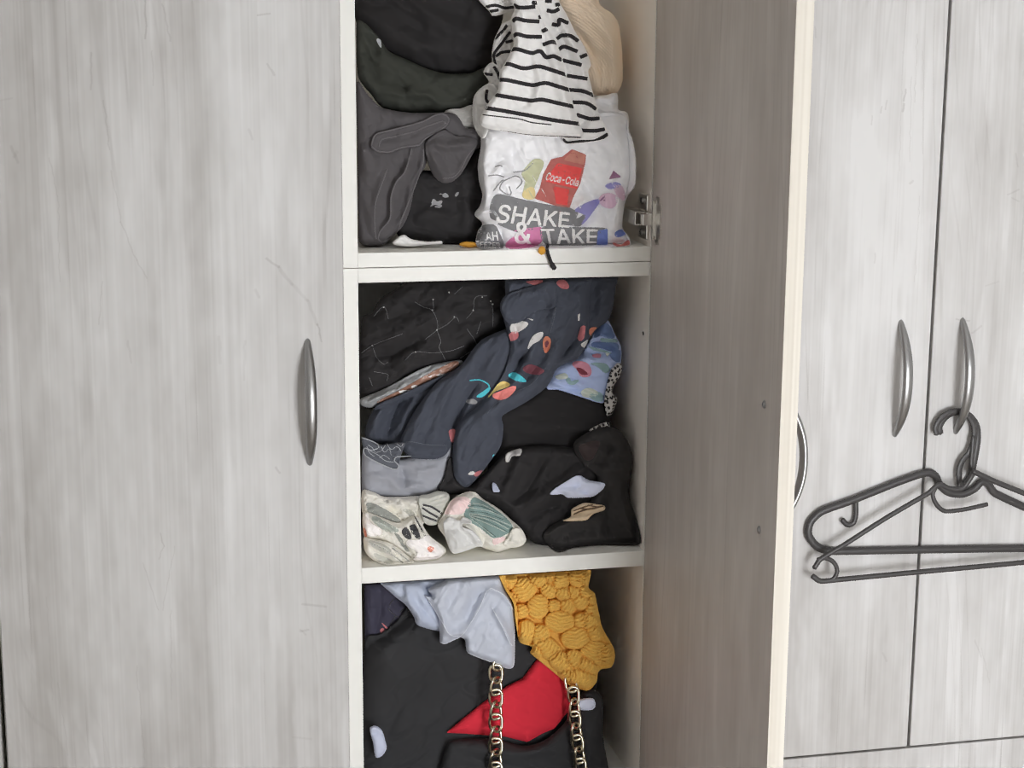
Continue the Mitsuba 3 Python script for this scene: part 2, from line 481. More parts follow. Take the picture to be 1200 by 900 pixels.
    def decal(self, polys, off=0.7, step=2.2, clip=True, smooth_outline=True):
        """Flat prints laid on the front."""
        out = []
        for q in polys:
            g = q if not isinstance(q, (list, tuple, np.ndarray)) else Polygon(spline(q, 4, True) if smooth_outline and len(q) > 3 else np.array(q)).buffer(0)
            if clip:
                g = g.intersection(self.poly.buffer(-0.6))
            for s in getattr(g, 'geoms', [g]):
                if s.geom_type == 'Polygon' and s.area > 1.0:
                    P, tri, _, _ = triangulate(s, step)
                    if len(tri):
                        out.append(trimesh.Trimesh(self.lift(P, off), tri, process=False))
        return trimesh.util.concatenate(out)

    def strokes(self, lines, width, off=0.7, step=2.0, clip=True):
        return self.decal([LineString(spline(l, 5)).buffer(width / 2, cap_style=2) for l in lines], off, step, clip)

    def cord(self, line, r, off=0.3, sides=6, step=2.0):
        L = resample(spline(line, 6), step, False)
        return tube(self.lift(L, off), r / 1000.0, sides)

    def text(self, word, quad, off=1.2, bold=True, step=2.0):
        """Lettering between the quad's corners (top left, top right, bottom right, bottom left; pixels)."""
        m = meshkit.text_mesh(word, 1.0, 0.1, bold)
        top = m.submesh([np.nonzero(m.face_normals[:, 2] > 0.9)[0]], append=True)
        lo, hi = top.bounds
        q = np.array(quad, float)
        size = max(np.linalg.norm(q[1] - q[0]), 1)
        v, f = trimesh.remesh.subdivide_to_size(top.vertices, top.faces, step * (hi[0] - lo[0]) / size * 1.5, max_iter=12)
        s = (v[:, 0] - lo[0]) / (hi[0] - lo[0])
        t = 1 - (v[:, 1] - lo[1]) / (hi[1] - lo[1])
        P = (q[0] * ((1 - s) * (1 - t))[:, None] + q[1] * (s * (1 - t))[:, None] + q[2] * (s * t)[:, None] + q[3] * ((1 - s) * t)[:, None])
        return trimesh.Trimesh(self.lift(P, off), f, process=False)


PD = lambda name, panel, m, qs, off=0.7: part(g, name, panel.decal(qs, off, 1.6), m, True)

# ------------------------------------------------------------------ the room
RX0, RX1, RY0, RY1, RH = -2.2, 2.8, -2.8, 0.62, 2.45
struct('floor', box(RX0, RX1, RY0, RY1, -0.1, 0.0), 'floor_laminate')
struct('ceiling', box(RX0, RX1, RY0, RY1, RH, RH + 0.1), 'wall_paint')
struct('wall_back', box(RX0, RX1, RY1, RY1 + 0.1, 0, RH), 'wall_paint')
struct('wall_left', box(RX0 - 0.1, RX0, RY0, RY1, 0, RH), 'wall_paint')
struct('wall_right', box(RX1, RX1 + 0.1, RY0, RY1, 0, RH), 'wall_paint')
w = WIN
struct('wall_front', cat(box(RX0, w['x0'], RY0 - 0.1, RY0, 0, RH), box(w['x1'], RX1, RY0 - 0.1, RY0, 0, RH), box(w['x0'], w['x1'], RY0 - 0.1, RY0, 0, w['z0']), box(w['x0'], w['x1'], RY0 - 0.1, RY0, w['z1'], RH)), 'wall_paint')
pane = trimesh.Trimesh([[w['x0'], RY0 - 0.05, w['z0']], [w['x1'], RY0 - 0.05, w['z0']], [w['x1'], RY0 - 0.05, w['z1']], [w['x0'], RY0 - 0.05, w['z1']]], [[0, 2, 1], [0, 3, 2]], process=False)
taken.add('window_1')
labels['window_1'] = {'kind': 'structure'}
part('window_1', 'frame', cat(*[box(x - 0.025, x + 0.025, RY0 - 0.045, RY0 - 0.005, w['z0'], w['z1']) for x in (w['x0'] + .025, (w['x0'] + w['x1']) / 2, w['x1'] - .025)],
                              *[box(w['x0'] + .05, w['x1'] - .05, RY0 - 0.045, RY0 - 0.005, z - .025, z + .025) for z in (w['z0'] + .025, w['z1'] - .025)]), 'window_frame')
scene['window_1__pane'] = {**mikit.ply(pane, 'window_frame'), 'emitter': {'type': 'area', 'radiance': {'type': 'rgb', 'value': WIN_RADIANCE}}}

# ------------------------------------------------------------------ the wardrobe
ZU, ZJ, ZT = 1.4495, 1.4314, 1.4135        # top of the upper bottom board, joint, underside of the lower top board
ZS, ZSB = 1.0587, 1.0383                    # the shelf
ZD = 0.7635                                 # gap above the drawer of the right unit
XL0, XL, XR, XR1 = 0.0015, 0.019, 0.3828, 0.4005
DEPTH = 0.52
ZB = 0.735                                  # top of the next shelf, below the photograph


def pull(parent, centre, out, along_z=0.148, standoff=0.030, name='handle'):
    """Bow handle: a flattened bar arching from the door and back."""
    n = 33
    s = np.linspace(-1, 1, n)
    b = np.array([0, 0, 1.0])
    o = np.asarray(out, float)
    side = np.cross(o, b)
    arch = standoff * (1 - np.abs(s) ** 2.2)
    c = np.asarray(centre)[None] + s[:, None] * along_z / 2 * b + (arch - 0.001)[:, None] * o
    wv = 0.0068 * (1 - 0.48 * np.abs(s) ** 3)
    th = 0.0040
    k = 12
    ang = np.arange(k) * 2 * np.pi / k
    tan = np.gradient(c, axis=0)
    tan /= np.linalg.norm(tan, axis=1, keepdims=True)
    nor = np.cross(np.broadcast_to(side, tan.shape), tan)
    v = c[:, None] + (wv[:, None] * np.cos(ang))[..., None] * side + (th * np.sin(ang))[None, :, None] * nor[:, None]
    f = []
    for i in range(n - 1):
        for j in range(k):
            j2 = (j + 1) % k
            f += [[i * k + j, i * k + j2, (i + 1) * k + j2], [i * k + j, (i + 1) * k + j2, (i + 1) * k + j]]
    v = np.vstack([v.reshape(-1, 3), c[0] - b * 0.004, c[-1] + b * 0.004])
    for j in range(k):
        j2 = (j + 1) % k
        f += [[n * k, j2, j], [n * k + 1, (n - 1) * k + j, (n - 1) * k + j2]]
    m = trimesh.Trimesh(v, f, process=False)
    if m.volume < 0:
        m.invert()
    return part(parent, name, m, 'steel', smooth=True, label='brushed steel bow handle')


HZ = 1.2742       # height of the handles' middle
# the open unit: two carcasses, one on the other, and its door swung open
cab = thing('wardrobe_cabinet', 'open narrow wardrobe unit with cream shelves full of clothes and its door swung out', 'wardrobe')
for z0, z1 in ((ZJ + 0.0004, 2.15), (0.0, ZJ - 0.0004)):
    for xa, xb in ((XL0, XL), (XR, XR1)):
        sp = part(cab, 'side_panel', box(xa, xb, 0.001, DEPTH, z0, z1), 'panel_face')
        part(sp, 'edge_band', box(xa, xb, 0.0, 0.001, z0, z1), 'cream', label='cream edge strip')
part(cab, 'bottom_board', box(XL, XR, 0.0, DEPTH, ZJ + 0.0004, ZU, 0.0006), 'cream')
part(cab, 'top_board', box(XL, XR, 0.0, DEPTH, ZT, ZJ - 0.0004, 0.0006), 'cream')
part(cab, 'shelf', box(XL, XR, 0.0, DEPTH, ZSB, ZS, 0.0006), 'cream')
part(cab, 'shelf', box(XL, XR, 0.0, DEPTH, ZB - 0.02, ZB, 0.0006), 'cream')
part(cab, 'top_board', box(XL, XR, 0.0, DEPTH, 2.13, 2.15, 0.0006), 'cream')
part(cab, 'bottom_board', box(XL, XR, 0.0, DEPTH, 0.06, 0.08, 0.0006), 'cream')
part(cab, 'back_panel', box(XL0, XR1, DEPTH, DEPTH + 0.004, 0.02, 2.15), 'cream')
# shelf-pin hole in the right side panel, its shade painted as a dark disc
d = ray(np.array(754.0), np.array(391.0))
q = EYE + (XR - EYE[0]) / d[0] * d
m = trimesh.creation.cylinder(radius=0.0026, height=0.0012, sections=16)
m.apply_transform(trimesh.geometry.align_vectors([0, 0, 1], [1, 0, 0]))
m.apply_translation(q)
part(sp, 'pin_hole_shade', m, 'groove')
# the door, hinged on the right side and open almost square
A, Bd = np.array([0.3830, -0.002]), np.array([0.3801, -0.4492])
dv = (Bd - A) / np.linalg.norm(Bd - A)
nv = np.array([-dv[1], dv[0]])
if nv[0] < 0:
    nv = -nv
TH = 0.018


def prism(poly2, z0, z1):
    m = trimesh.creation.extrude_polygon(Polygon(poly2), z1 - z0, engine='earcut')
    m.apply_translation([0, 0, z0])
    return m


dlen = np.linalg.norm(Bd - A)
E1 = A + dv * (dlen - 0.0012)
door = part(cab, 'door', prism([A, E1, E1 + nv * TH, A + nv * TH], 0.09, 2.14), 'wood_inside')
part(door, 'edge_band', prism([E1, Bd, Bd + nv * TH, E1 + nv * TH], 0.09, 2.14), 'wood_edge', label='cream wood-grain edge strip')
hc = A + dv * (dlen - 0.05) + nv * (TH - 0.0)
pull(door, [hc[0], hc[1], HZ], [nv[0], nv[1], 0])


def door_at(px, py, off=0.0):
    """Point of the open door's inner face."""
    d = ray(np.array(float(px)), np.array(float(py)))
    n3 = np.array([nv[0], nv[1], 0])
    t = ((np.array([A[0], A[1], 0]) - EYE) @ n3 - off) / (d @ n3)
    return EYE + t * d


for px, py in ((896, 474), (890, 621)):
    c = door_at(px, py)
    m = trimesh.creation.revolve([[0, 0.0022], [0.0022, 0.002], [0.0040, 0.0008], [0.0042, -0.0005], [0, -0.0005]], sections=20)
    m.apply_transform(trimesh.geometry.align_vectors([0, 0, 1], [-nv[0], -nv[1], 0]))
    m.apply_translation(c)
    part(door, 'screw', m, 'steel', smooth=40)

# closed units beside it
FY0, FY1 = -0.018, -0.001


def closed_unit(label, x0, x1, doors, drawer=None, zbase=0.09):
    c = thing('wardrobe_cabinet', label, 'wardrobe')
    part(c, 'side_panel', box(x0, x0 + 0.016, 0.0, DEPTH, 0, 2.15), 'cream')
    part(c, 'side_panel', box(x1 - 0.016, x1, 0.0, DEPTH, 0, 2.15), 'cream')
    part(c, 'top_board', box(x0 + 0.016, x1 - 0.016, 0.0, DEPTH, 2.13, 2.15), 'cream')
    part(c, 'back_panel', box(x0, x1, DEPTH, DEPTH + 0.004, 0.02, 2.15), 'cream')
    for (a, b, z0, hx) in doors:
        d = part(c, 'door', box(a, b, FY0, FY1, z0, 2.14, 0.0008), 'wood_front')
        if hx is not None:
            pull(d, [hx, FY0, HZ], [0, -1, 0])
    if drawer:
        a, b, z1 = drawer
        part(c, 'drawer', box(a, b, FY0, FY1, zbase, z1, 0.0008), 'wood_front')
    return c


GX = 0.7579
closed_unit('closed wardrobe unit with one whitewashed wood door left of the open shelves', -0.4125, -0.0015, [(-0.4100, -0.0009, 0.09, float(at(np.array(363.), np.array(474.), -.03)[0]))])
hx1 = float(at(np.array(1052.), np.array(446.), FY0)[0])
hx2 = float(at(np.array(1124.), np.array(440.), FY0)[0])
closed_unit('closed whitewashed wood unit with two doors above a drawer, hanger on the right handle', 0.4045, 1.115,
            [(0.4060, GX - 0.002, ZD + 0.0016, hx1), (GX + 0.002, 1.113, ZD + 0.0016, hx2)], (0.4060, 1.113, ZD - 0.0016))
closed_unit('wardrobe unit whose door edge just shows at the far lower left', -0.826, -0.4165, [(-0.8240, -0.4165, 0.09, None)])

# the hinge of the open door
hinge = numbered(cab + '__hinge')
labels[hinge] = {'label': 'chrome cup hinge'}
zc = at(np.array(757.), np.array(256.), 0.0)[2]


def hp(y, x, z):
    return np.array([x, y, zc + z])


scene_x = XR
part(hinge, 'mounting_plate', cat(box(XR - 0.003, XR, 0.010, 0.046, zc - 0.028, zc + 0.028, 0.0012), box(XR - 0.007, XR - 0.003, 0.016, 0.040, zc - 0.009, zc + 0.009, 0.001)), 'chrome', smooth=30)
for s in (-1, 1):
    m = trimesh.creation.cylinder(radius=0.0042, height=0.003, sections=16)
    m.apply_transform(trimesh.geometry.align_vectors([0, 0, 1], [1, 0, 0]))
    m.apply_translation([XR - 0.0042, 0.026, zc + 0.0195 * s])
    slot = cat(box(XR - 0.0063, XR - 0.0055, 0.0225, 0.0295, zc + 0.0195 * s - 0.0006, zc + 0.0195 * s + 0.0006), box(XR - 0.0063, XR - 0.0055, 0.0254, 0.0266, zc + 0.0195 * s - 0.0034, zc + 0.0195 * s + 0.0034))
    part(hinge, 'screw', m, 'steel', smooth=40)
    part(hinge, 'screw_slot', slot, 'groove')
part(hinge, 'arm', cat(box(XR - 0.019, XR - 0.007, 0.002, 0.058, zc - 0.0085, zc - 0.0070, 0.0005), box(XR - 0.019, XR - 0.007, 0.002, 0.058, zc + 0.0070, zc + 0.0085, 0.0005),
                       box(XR - 0.0205, XR - 0.019, 0.002, 0.058, zc - 0.0085, zc + 0.0085, 0.0005)), 'chrome', smooth=30)
part(hinge, 'link', cat(box(XR - 0.016, XR - 0.004, -0.016, 0.004, zc - 0.0072, zc + 0.0072, 0.001)), 'chrome', smooth=30)
c0 = A + dv * 0.026
fl = [A + dv * 0.0145, A + dv * 0.0375]
part(hinge, 'cup_flange', cat(prism([fl[0], fl[1], fl[1] - nv * 0.0016, fl[0] - nv * 0.0016], zc - 0.020, zc + 0.020),
                              prism([fl[0] + dv * .004, fl[1] - dv * .006, fl[1] - dv * .006 - nv * 0.0014, fl[0] + dv * .004 - nv * 0.0014], zc - 0.029, zc + 0.029)), 'chrome', smooth=30)
lip = [A + dv * 0.013, A + dv * 0.0155]
part(hinge, 'cup_rim', prism([lip[0], lip[1], lip[1] - nv * 0.004, lip[0] - nv * 0.004], zc - 0.024, zc + 0.024), 'chrome', smooth=30)

# ------------------------------------------------------------------ clothes, upper compartment
UB = (ZU, 2.1)
MB_ = (ZS, ZT)
LB = (ZB, ZSB)
LAID = {UB: Pile(), MB_: Pile(), LB: Pile()}

g = thing('black_jumper', 'black jumper bundled at the top left of the upper compartment', 'jumper')
c = Cloth([(419, -30), (592, -30), (585, 2), (590, 18), (582, 45), (577, 66), (574, 82), (552, 90), (520, 90), (495, 83), (474, 73), (450, 60), (434, 45), (426, 34), (418, 28)], 0.10, 22, 40,
          folds=[([(430, 10), (480, 50), (540, 60)], 8, 14, 14), ([(480, 0), (530, 35), (575, 40)], 7, 12, 12)], wrinkle=[(6, 30, 22, 50, 0)], back=0.2, step=4, box_=UB)
part(g, 'body', c.mesh, 'deep_black', True)

g = thing('green_black_sweatshirt', 'very dark olive green sweatshirt slumped under the black jumper', 'sweatshirt')
c = Cloth([(418, 24), (428, 27), (437, 36), (446, 46), (456, 60), (478, 70), (500, 80), (522, 86), (550, 86), (576, 80), (566, 108), (556, 124), (538, 130), (505, 135), (470, 132), (448, 126), (436, 112), (419, 88)], 0.078, 14, 26,
          folds=[([(425, 50), (436, 78), (446, 98)], -7, 3.5, 6), ([(430, 40), (440, 60), (447, 62)], -6, 3, 6), ([(466, 84), (468, 96), (476, 108)], -6, 3, 8), ([(420, 95), (450, 112), (500, 112), (520, 122), (556, 108)], 4, 6, 8),
                 ([(510, 96), (530, 88), (560, 90)], 3.5, 5, 6), ([(520, 120), (545, 112), (566, 96)], -5, 2.5, 6), ([(440, 112), (480, 116), (512, 118)], -4, 2.5, 4)], wrinkle=[(4, 40, 10, 26, 0)], back=0.12, step=3, box_=UB)
part(g, 'body', c.mesh, 'green_black', True)
part(g, 'label_tag', c.decal([[(441, 46), (446, 46), (447, 56), (444, 53)]], 1.0), 'thread')

single('ribbed_sock', Cloth([(520, 132), (540, 127), (556, 124), (559, 148), (545, 153), (532, 150)], 0.066, 6, 9, extra=lambda P, d: 0.7 * np.sin((P[:, 1] - 0.15 * P[:, 0]) * 2 * np.pi / 2.6), back=0.05, step=0.9, box_=UB).mesh,
       'rib_knit', 'light grey ribbed knit sock poking out between the dark fleece and striped shirt', 'sock', True)

g = thing('black_t_shirt', 'folded black t-shirt with a small pale print, between the grey fleece and the white bag', 't-shirt')
c = Cloth([(468, 212), (490, 200), (510, 200), (540, 196), (558, 172), (568, 175), (568, 262), (562, 284), (530, 286), (500, 284), (480, 280), (466, 276), (462, 256)], 0.072, 14, 18,
          folds=[([(485, 262), (500, 250), (530, 252)], 4, 6, 6), ([(540, 200), (548, 240), (545, 280)], 4, 8, 8)], wrinkle=[(3, 20, 9, 24, 0)], back=0.12, step=2.6, box_=UB)
part(g, 'body', c.mesh, 'black', True)
part(g, 'print', c.decal([Z(410, 120, 5, *q) for q in ([(480, 575), (495, 565), (510, 580), (540, 575), (530, 600), (500, 600), (470, 612), (478, 600)], [(500, 605), (540, 600), (530, 618), (500, 616)], [(540, 545), (560, 530), (580, 550), (560, 558)], [(615, 545), (628, 525), (640, 530), (625, 552)],
                                                     [(520, 540), (535, 532), (545, 540)])], 0.8, 1.5), 'print_line')
yb = on_floor(np.array(445.), np.array(287.), ZU)
g = thing('charcoal_fleece', 'folded charcoal grey fleece throw with stitched hems hanging down to the shelf', 'blanket')
c = Cloth([(418, 96), (432, 112), (448, 126), (480, 132), (515, 132), (534, 134), (546, 150), (561, 152), (563, 172), (540, 178), (505, 182), (498, 196), (487, 214), (482, 240), (474, 262), (462, 276), (452, 285), (440, 288), (423, 286), (420, 270), (419, 190)], 0.052, 11, 14,
          folds=[([(454, 196), (448, 214), (440, 238), (439, 264), (441, 282)], 4, 6, 10), ([(482, 174), (479, 188), (474, 202), (464, 214), (458, 232), (457, 256), (446, 270), (443, 282)], 6, 3, 12),
                 ([(490, 178), (486, 200), (474, 222), (466, 250), (456, 272)], -5, 5, 5), ([(496, 175), (496, 190), (488, 212), (480, 236), (472, 258), (460, 276)], 5, 4, 5), ([(419, 170), (432, 190), (436, 210)], 5, 10, 14)],
          wrinkle=[(2.5, 75, 9, 30, 0)], back=0.10, step=2.4, box_=UB)
part(g, 'body', c.mesh, 'charcoal', True)
for L in ([(482, 174), (479, 188), (474, 202), (464, 214), (458, 232), (457, 256), (446, 270), (443, 280), (447, 284)], [(496, 175), (496, 190), (490, 208), (484, 224), (476, 244), (470, 258), (466, 270), (456, 280), (447, 284)],
          [(454, 198), (448, 214), (440, 238), (439, 264), (441, 280)]):
    part(g, 'hem', c.cord(L, 0.95), 'charcoal_light', True)
c = Cloth([(434, 172), (437, 160), (446, 154), (476, 148), (498, 140), (512, 133), (521, 132), (528, 141), (522, 150), (508, 158), (496, 165), (490, 172), (470, 175), (456, 180), (442, 179)], 0.038, 4, 12,
          folds=[([(446, 166), (462, 160), (486, 154), (498, 149), (520, 141)], -6, 4, 4)], wrinkle=[(1.2, -12, 7, 30, 0)], back=0.02, step=2, box_=UB)
part(g, 'fold', c.mesh, 'charcoal', True)
for L in ([(435, 171), (440, 158), (456, 153), (476, 148), (496, 142), (510, 135), (520, 134), (526, 140), (522, 148), (510, 156), (498, 163), (492, 169)], [(444, 172), (445, 167), (448, 163), (462, 160), (486, 154), (498, 149), (518, 142), (523, 145)],
          [(436, 172), (442, 177), (456, 178), (470, 173), (484, 171), (492, 170)]):
    part(g, 'hem', c.cord(L, 0.95), 'charcoal_light', True)
c = Cloth([(498, 170), (508, 158), (522, 152), (534, 159), (550, 160), (560, 167), (552, 184), (541, 203), (530, 213), (518, 214), (508, 206), (501, 190)], 0.040, 6, 12,
          folds=[([(502, 168), (525, 172), (556, 168)], 5, 4, 6), ([(505, 178), (515, 195), (522, 208)], 4, 5, 5), ([(556, 174), (545, 190), (535, 205)], 3, 4, 3)], wrinkle=[(1.5, 60, 6, 20, 0)], back=0.02, step=2, box_=UB)
part(g, 'flap', c.mesh, 'charcoal', True)
part(g, 'hem', c.cord([(558, 171), (548, 183), (541, 197), (532, 207), (519, 209)], 0.75), 'charcoal_light', True)

q = np.array([(460, 284), (472, 275), (482, 280), (500, 283), (517, 282), (518, 286), (498, 287), (478, 289), (463, 287)], float)
c = Cloth(q, 0.03, 3, 3, wrinkle=[(1.5, 10, 4, 9, 1)], back=0.02, step=1.4, box_=UB)
single('crumpled_paper', c.mesh, 'white', 'scrap of crumpled white paper on the board under the black t-shirt', 'paper', True)
single('orange_peg', Cloth([(538, 287), (545, 283), (556, 284), (560, 288), (550, 290)], 0.028, 3, 3, back=0.006, step=1.2, box_=UB).mesh, 'orange', 'small orange plastic bit on the board left of the white bag', 'plastic bit', True)

# beige ribbed knit
zb = lambda *p: Z(530, 0, 5.14, *p)
c = Cloth(zb((600, -140), (860, -140), (885, 20), (960, 80), (1000, 140), (1022, 300), (1026, 480), (990, 560), (900, 578), (850, 565), (820, 500), (790, 420), (800, 330), (760, 240), (690, 120), (640, 40)), 0.082, 20, 18,
          extra=lambda P, d: 1.1 * np.sin(np.hypot(P[:, 0] - 636 + 6 * np.sin(P[:, 1] / 17), (P[:, 1] - 118) * 0.9) * 2 * np.pi / 3.1) + 0.9 * np.sin(np.hypot(P[:, 0] - 636, P[:, 1] - 118) / 2.9 + 1),
          folds=[(zb((720, 150), (830, 290), (880, 420), (890, 520)), -5, 4, 7), (zb((860, 140), (950, 230), (985, 420)), 5, 8, 8)], back=0.08, step=1.2, box_=UB)
g = thing('beige_jumper', 'beige fine-ribbed knit jumper stuffed behind the striped shirt', 'jumper')
part(g, 'body', c.mesh, 'beige', True)

# printed white carrier bag
zg = lambda *p: Z(550, 100, 4.614, *p)
bag = thing('carrier_bag', 'stuffed white plastic carrier bag printed SHAKE & TAKE with a red cola bottle', 'bag')
c = Cloth(zg((600, 120), (680, 62), (740, 52), (800, 46), (806, 130), (856, 150), (858, 232), (800, 250), (700, 260), (620, 220)), 0.050, 14, 8, folds=[(zg((690, 90), (760, 110), (800, 90)), -4, 3, 3), (zg((700, 150), (780, 140), (850, 150)), 5, 2, 6), (zg((720, 190), (800, 230)), -3, 3, 3)],
          wrinkle=[(2.2, 15, 5, 16, 1)], back=0.05, step=1.8, box_=UB, seed=8)
part(bag, 'gathered_top', c.mesh, 'bag_plastic', True)
BAG = Cloth(zg((70, 235), (150, 205), (300, 200), (480, 200), (600, 200), (690, 150), (800, 150), (858, 190), (862, 240), (885, 300), (902, 400), (897, 540), (852, 605), (835, 680), (828, 770), (862, 818), (866, 868), (780, 876), (600, 884), (430, 886), (180, 888), (60, 884), (34, 852), (45, 790), (70, 745), (28, 700), (58, 650), (70, 590), (52, 520), (45, 430), (62, 330)), 0.040, 26, 26,
            folds=[(zg((90, 260), (80, 400), (85, 560), (60, 720)), 6, 5, 8), (zg((235, 300), (230, 400), (250, 470), (330, 520)), -4, 2.5, 6), (zg((120, 500), (180, 430), (230, 480)), 4, 3, 3), (zg((130, 575), (190, 510), (280, 500), (330, 560)), 4, 3, 5),
                   (zg((640, 520), (660, 600), (720, 680), (760, 770)), -5, 3, 8), (zg((760, 500), (800, 600), (790, 760)), 6, 4, 8), (zg((840, 300), (860, 430), (830, 560)), 4, 7, 9), (zg((560, 690), (640, 620), (760, 560)), 4, 4, 6),
                   (zg((700, 640), (640, 720), (600, 770)), -4, 3, 5), (zg((40, 690), (120, 680), (160, 740)), 4, 4, 4), (zg((160, 760), (190, 880)), -5, 2.5, 4), (zg((400, 770), (420, 880)), -4, 3, 4)],
            wrinkle=[(2.0, 60, 17, 36, 1), (1.0, -30, 11, 24, 0)], back=0.16, step=1.8, box_=UB, seed=5, side=0.358)
part(bag, 'body', BAG.mesh, 'bag_plastic', True)
BD = lambda name, m, qs, off, label=None, **k: part(bag, name, BAG.decal([zg(*q) for q in qs], off, **k), m, True, label=label)
BD('printed_band', 'print_grey', [[(150, 588), (260, 610), (400, 640), (540, 662), (588, 690), (580, 722), (628, 700), (600, 762), (540, 758), (440, 772), (380, 762), (285, 800), (150, 750), (205, 738), (118, 722), (115, 640)], [(45, 770), (130, 752), (160, 790), (180, 882), (62, 882), (36, 850)]], 0.5)
BD('printed_panel', 'print_pink', [[(195, 875), (265, 800), (240, 785), (385, 765), (392, 800), (390, 850), (330, 876)]], 0.55)
BD('printed_swash', 'print_purple', [[(570, 672), (700, 615), (665, 690), (605, 758), (625, 705)], [(735, 540), (790, 522), (822, 542), (760, 562)]], 0.6)
BD('printed_swash', 'print_rose', [[(700, 612), (742, 582), (800, 602), (780, 662), (722, 655)], [(780, 540), (830, 550), (840, 620), (800, 600)]], 0.62)
BD('printed_swash', 'print_mauve', [[(780, 460), (822, 496), (755, 508)], [(700, 625), (735, 590), (735, 625)]], 0.65)
BD('printed_bottle', 'print_green', [[(283, 475), (345, 402), (402, 412), (382, 480), (350, 560), (355, 612), (290, 606), (302, 520)]], 0.55)
BD('printed_bottle', 'print_yellow', [[(295, 570), (345, 550), (350, 612), (290, 606)]], 0.75)
BD('printed_bottle', 'print_red_dark', [[(555, 345), (632, 375), (626, 425), (600, 530), (562, 605), (542, 662), (470, 652), (352, 612), (380, 560), (400, 480), (442, 400), (505, 385)]], 0.6, smooth_outline=False)
BD('printed_bottle', 'print_pale_red', [[(565, 350), (628, 378), (620, 430), (510, 405), (520, 390)]], 0.8, smooth_outline=False)
BD('printed_label', 'print_red', [[(478, 420), (610, 448), (582, 560), (412, 520), (440, 470)], [(452, 545), (540, 562), (530, 650), (470, 640)]], 0.85, smooth_outline=False)
part(bag, 'cola_lettering', BAG.text('Coca-Cola', zg((425, 470), (598, 505), (585, 548), (408, 512)), 1.3), 'white', True, label='white cola brand lettering')
part(bag, 'shake_lettering', BAG.text('SHAKE', zg((165, 640), (545, 688), (540, 772), (140, 742)), 1.2), 'white', True, label='white lettering SHAKE')
part(bag, 'ampersand_lettering', BAG.text('&', zg((245, 735), (335, 740), (335, 860), (245, 858)), 1.2), 'white', True, label='white ampersand')
part(bag, 'take_backing', BAG.decal([zg((395, 768), (640, 768), (745, 772), (730, 800), (690, 862), (470, 864), (400, 850))], 0.6), 'print_grey', True)
part(bag, 'take_lettering', BAG.text('TAKE', zg((385, 775), (695, 778), (688, 858), (405, 858)), 1.2), 'white', True, label='white lettering TAKE')
part(bag, 'corner_lettering', BAG.text('EEZER', zg((60, 845), (165, 850), (168, 880), (58, 876)), 1.0), 'white', True, label='small white lettering EEZER')
part(bag, 'corner_lettering', BAG.text('AH', zg((85, 795), (150, 790), (158, 840), (90, 840)), 1.0), 'white', True)
BD('printed_panel', 'print_blue', [[(695, 785), (748, 775), (748, 862), (688, 862)]], 0.85, smooth_outline=False)
BD('printed_emblem', 'print_blue', [[(785, 800), (820, 778), (850, 795), (835, 812), (800, 822)]], 0.6)
BD('printed_emblem', 'print_red_dark', [[(775, 850), (820, 862), (858, 835), (866, 862), (800, 872)]], 0.6)
part(bag, 'printed_line', BAG.strokes([zg(*q) for q in ([(100, 490), (150, 485), (190, 496)], [(130, 572), (182, 512), (165, 560), (222, 592), (215, 545)], [(180, 520), (250, 490), (285, 520), (255, 560)], [(140, 440), (165, 432), (180, 440)], [(235, 470), (300, 460), (345, 420)])], 1.3, 0.6, 1.2), 'print_line', True)

# striped shirt
zs = lambda *p: Z(530, 0, 5.14, *p)
sh = thing('striped_shirt', 'white t-shirt with black horizontal stripes draped over the carrier bag', 't-shirt')
lumps = [(zs((375, 120), (330, 130), (300, 145), (270, 200), (250, 250), (238, 330), (255, 400), (290, 440), (330, 400), (370, 300)), 0.050, [zs((330, 150), (310, 180), (255, 235)), zs((360, 310), (300, 315), (262, 340)), zs((365, 245), (320, 255)), zs((350, 190), (300, 260), (250, 330), (262, 400))]),
         (zs((250, 380), (225, 380), (188, 430), (215, 480), (240, 530), (300, 560), (310, 460), (290, 410)), 0.055, [zs((190, 445), (245, 450)), zs((230, 525), (300, 555)), zs((250, 400), (275, 440), (285, 480))]),
         (zs((225, 500), (160, 540), (128, 590), (120, 680), (130, 760), (180, 835), (215, 790), (235, 640), (280, 590), (270, 530)), 0.060, [zs((210, 540), (205, 600), (240, 640))]),
         (zs((120, -90), (150, -10), (200, 45), (225, 72), (240, 95), (290, 90), (330, 74), (385, 60), (390, -90)), 0.052, [zs((200, 42), (260, 32), (320, 48), (380, 40)), zs((225, 70), (280, 60))])]
for i, (o, y0, st) in enumerate(lumps):
    c = Cloth(o, y0, 9, 7, wrinkle=[(2.5, 65, 5, 14, 0)], back=0.03, step=1.6, box_=UB, seed=i)
    part(sh, 'sleeve_fold', c.mesh, 'white', True)
    part(sh, 'stripe', c.strokes(st, 3.4, 0.7, 1.5), 'stripe', True)
G = Cloth(zs((470, -90), (620, -90), (645, 10), (690, 90), (740, 190), (800, 290), (836, 390), (818, 430), (850, 570), (890, 700), (946, 810), (870, 850), (690, 868), (660, 838), (640, 600), (560, 300), (500, 60)), 0.030, 13, 8,
          folds=[(zs((560, 40), (610, 130), (650, 230), (665, 330)), -6, 3, 5), (zs((620, 60), (680, 190), (755, 330), (800, 450)), 5, 4, 5), (zs((640, 130), (690, 300), (720, 460)), -5, 3, 5), (zs((700, 500), (790, 560), (850, 600)), -3, 4, 4), (zs((760, 600), (800, 700), (800, 800)), -4, 4, 5), (zs((830, 620), (870, 700), (910, 790)), 3, 4, 4)],
          wrinkle=[(1.6, 65, 6, 22, 0)], back=0.012, step=1.8, box_=UB, seed=2)
part(sh, 'side_drape', G.mesh, 'white', True)
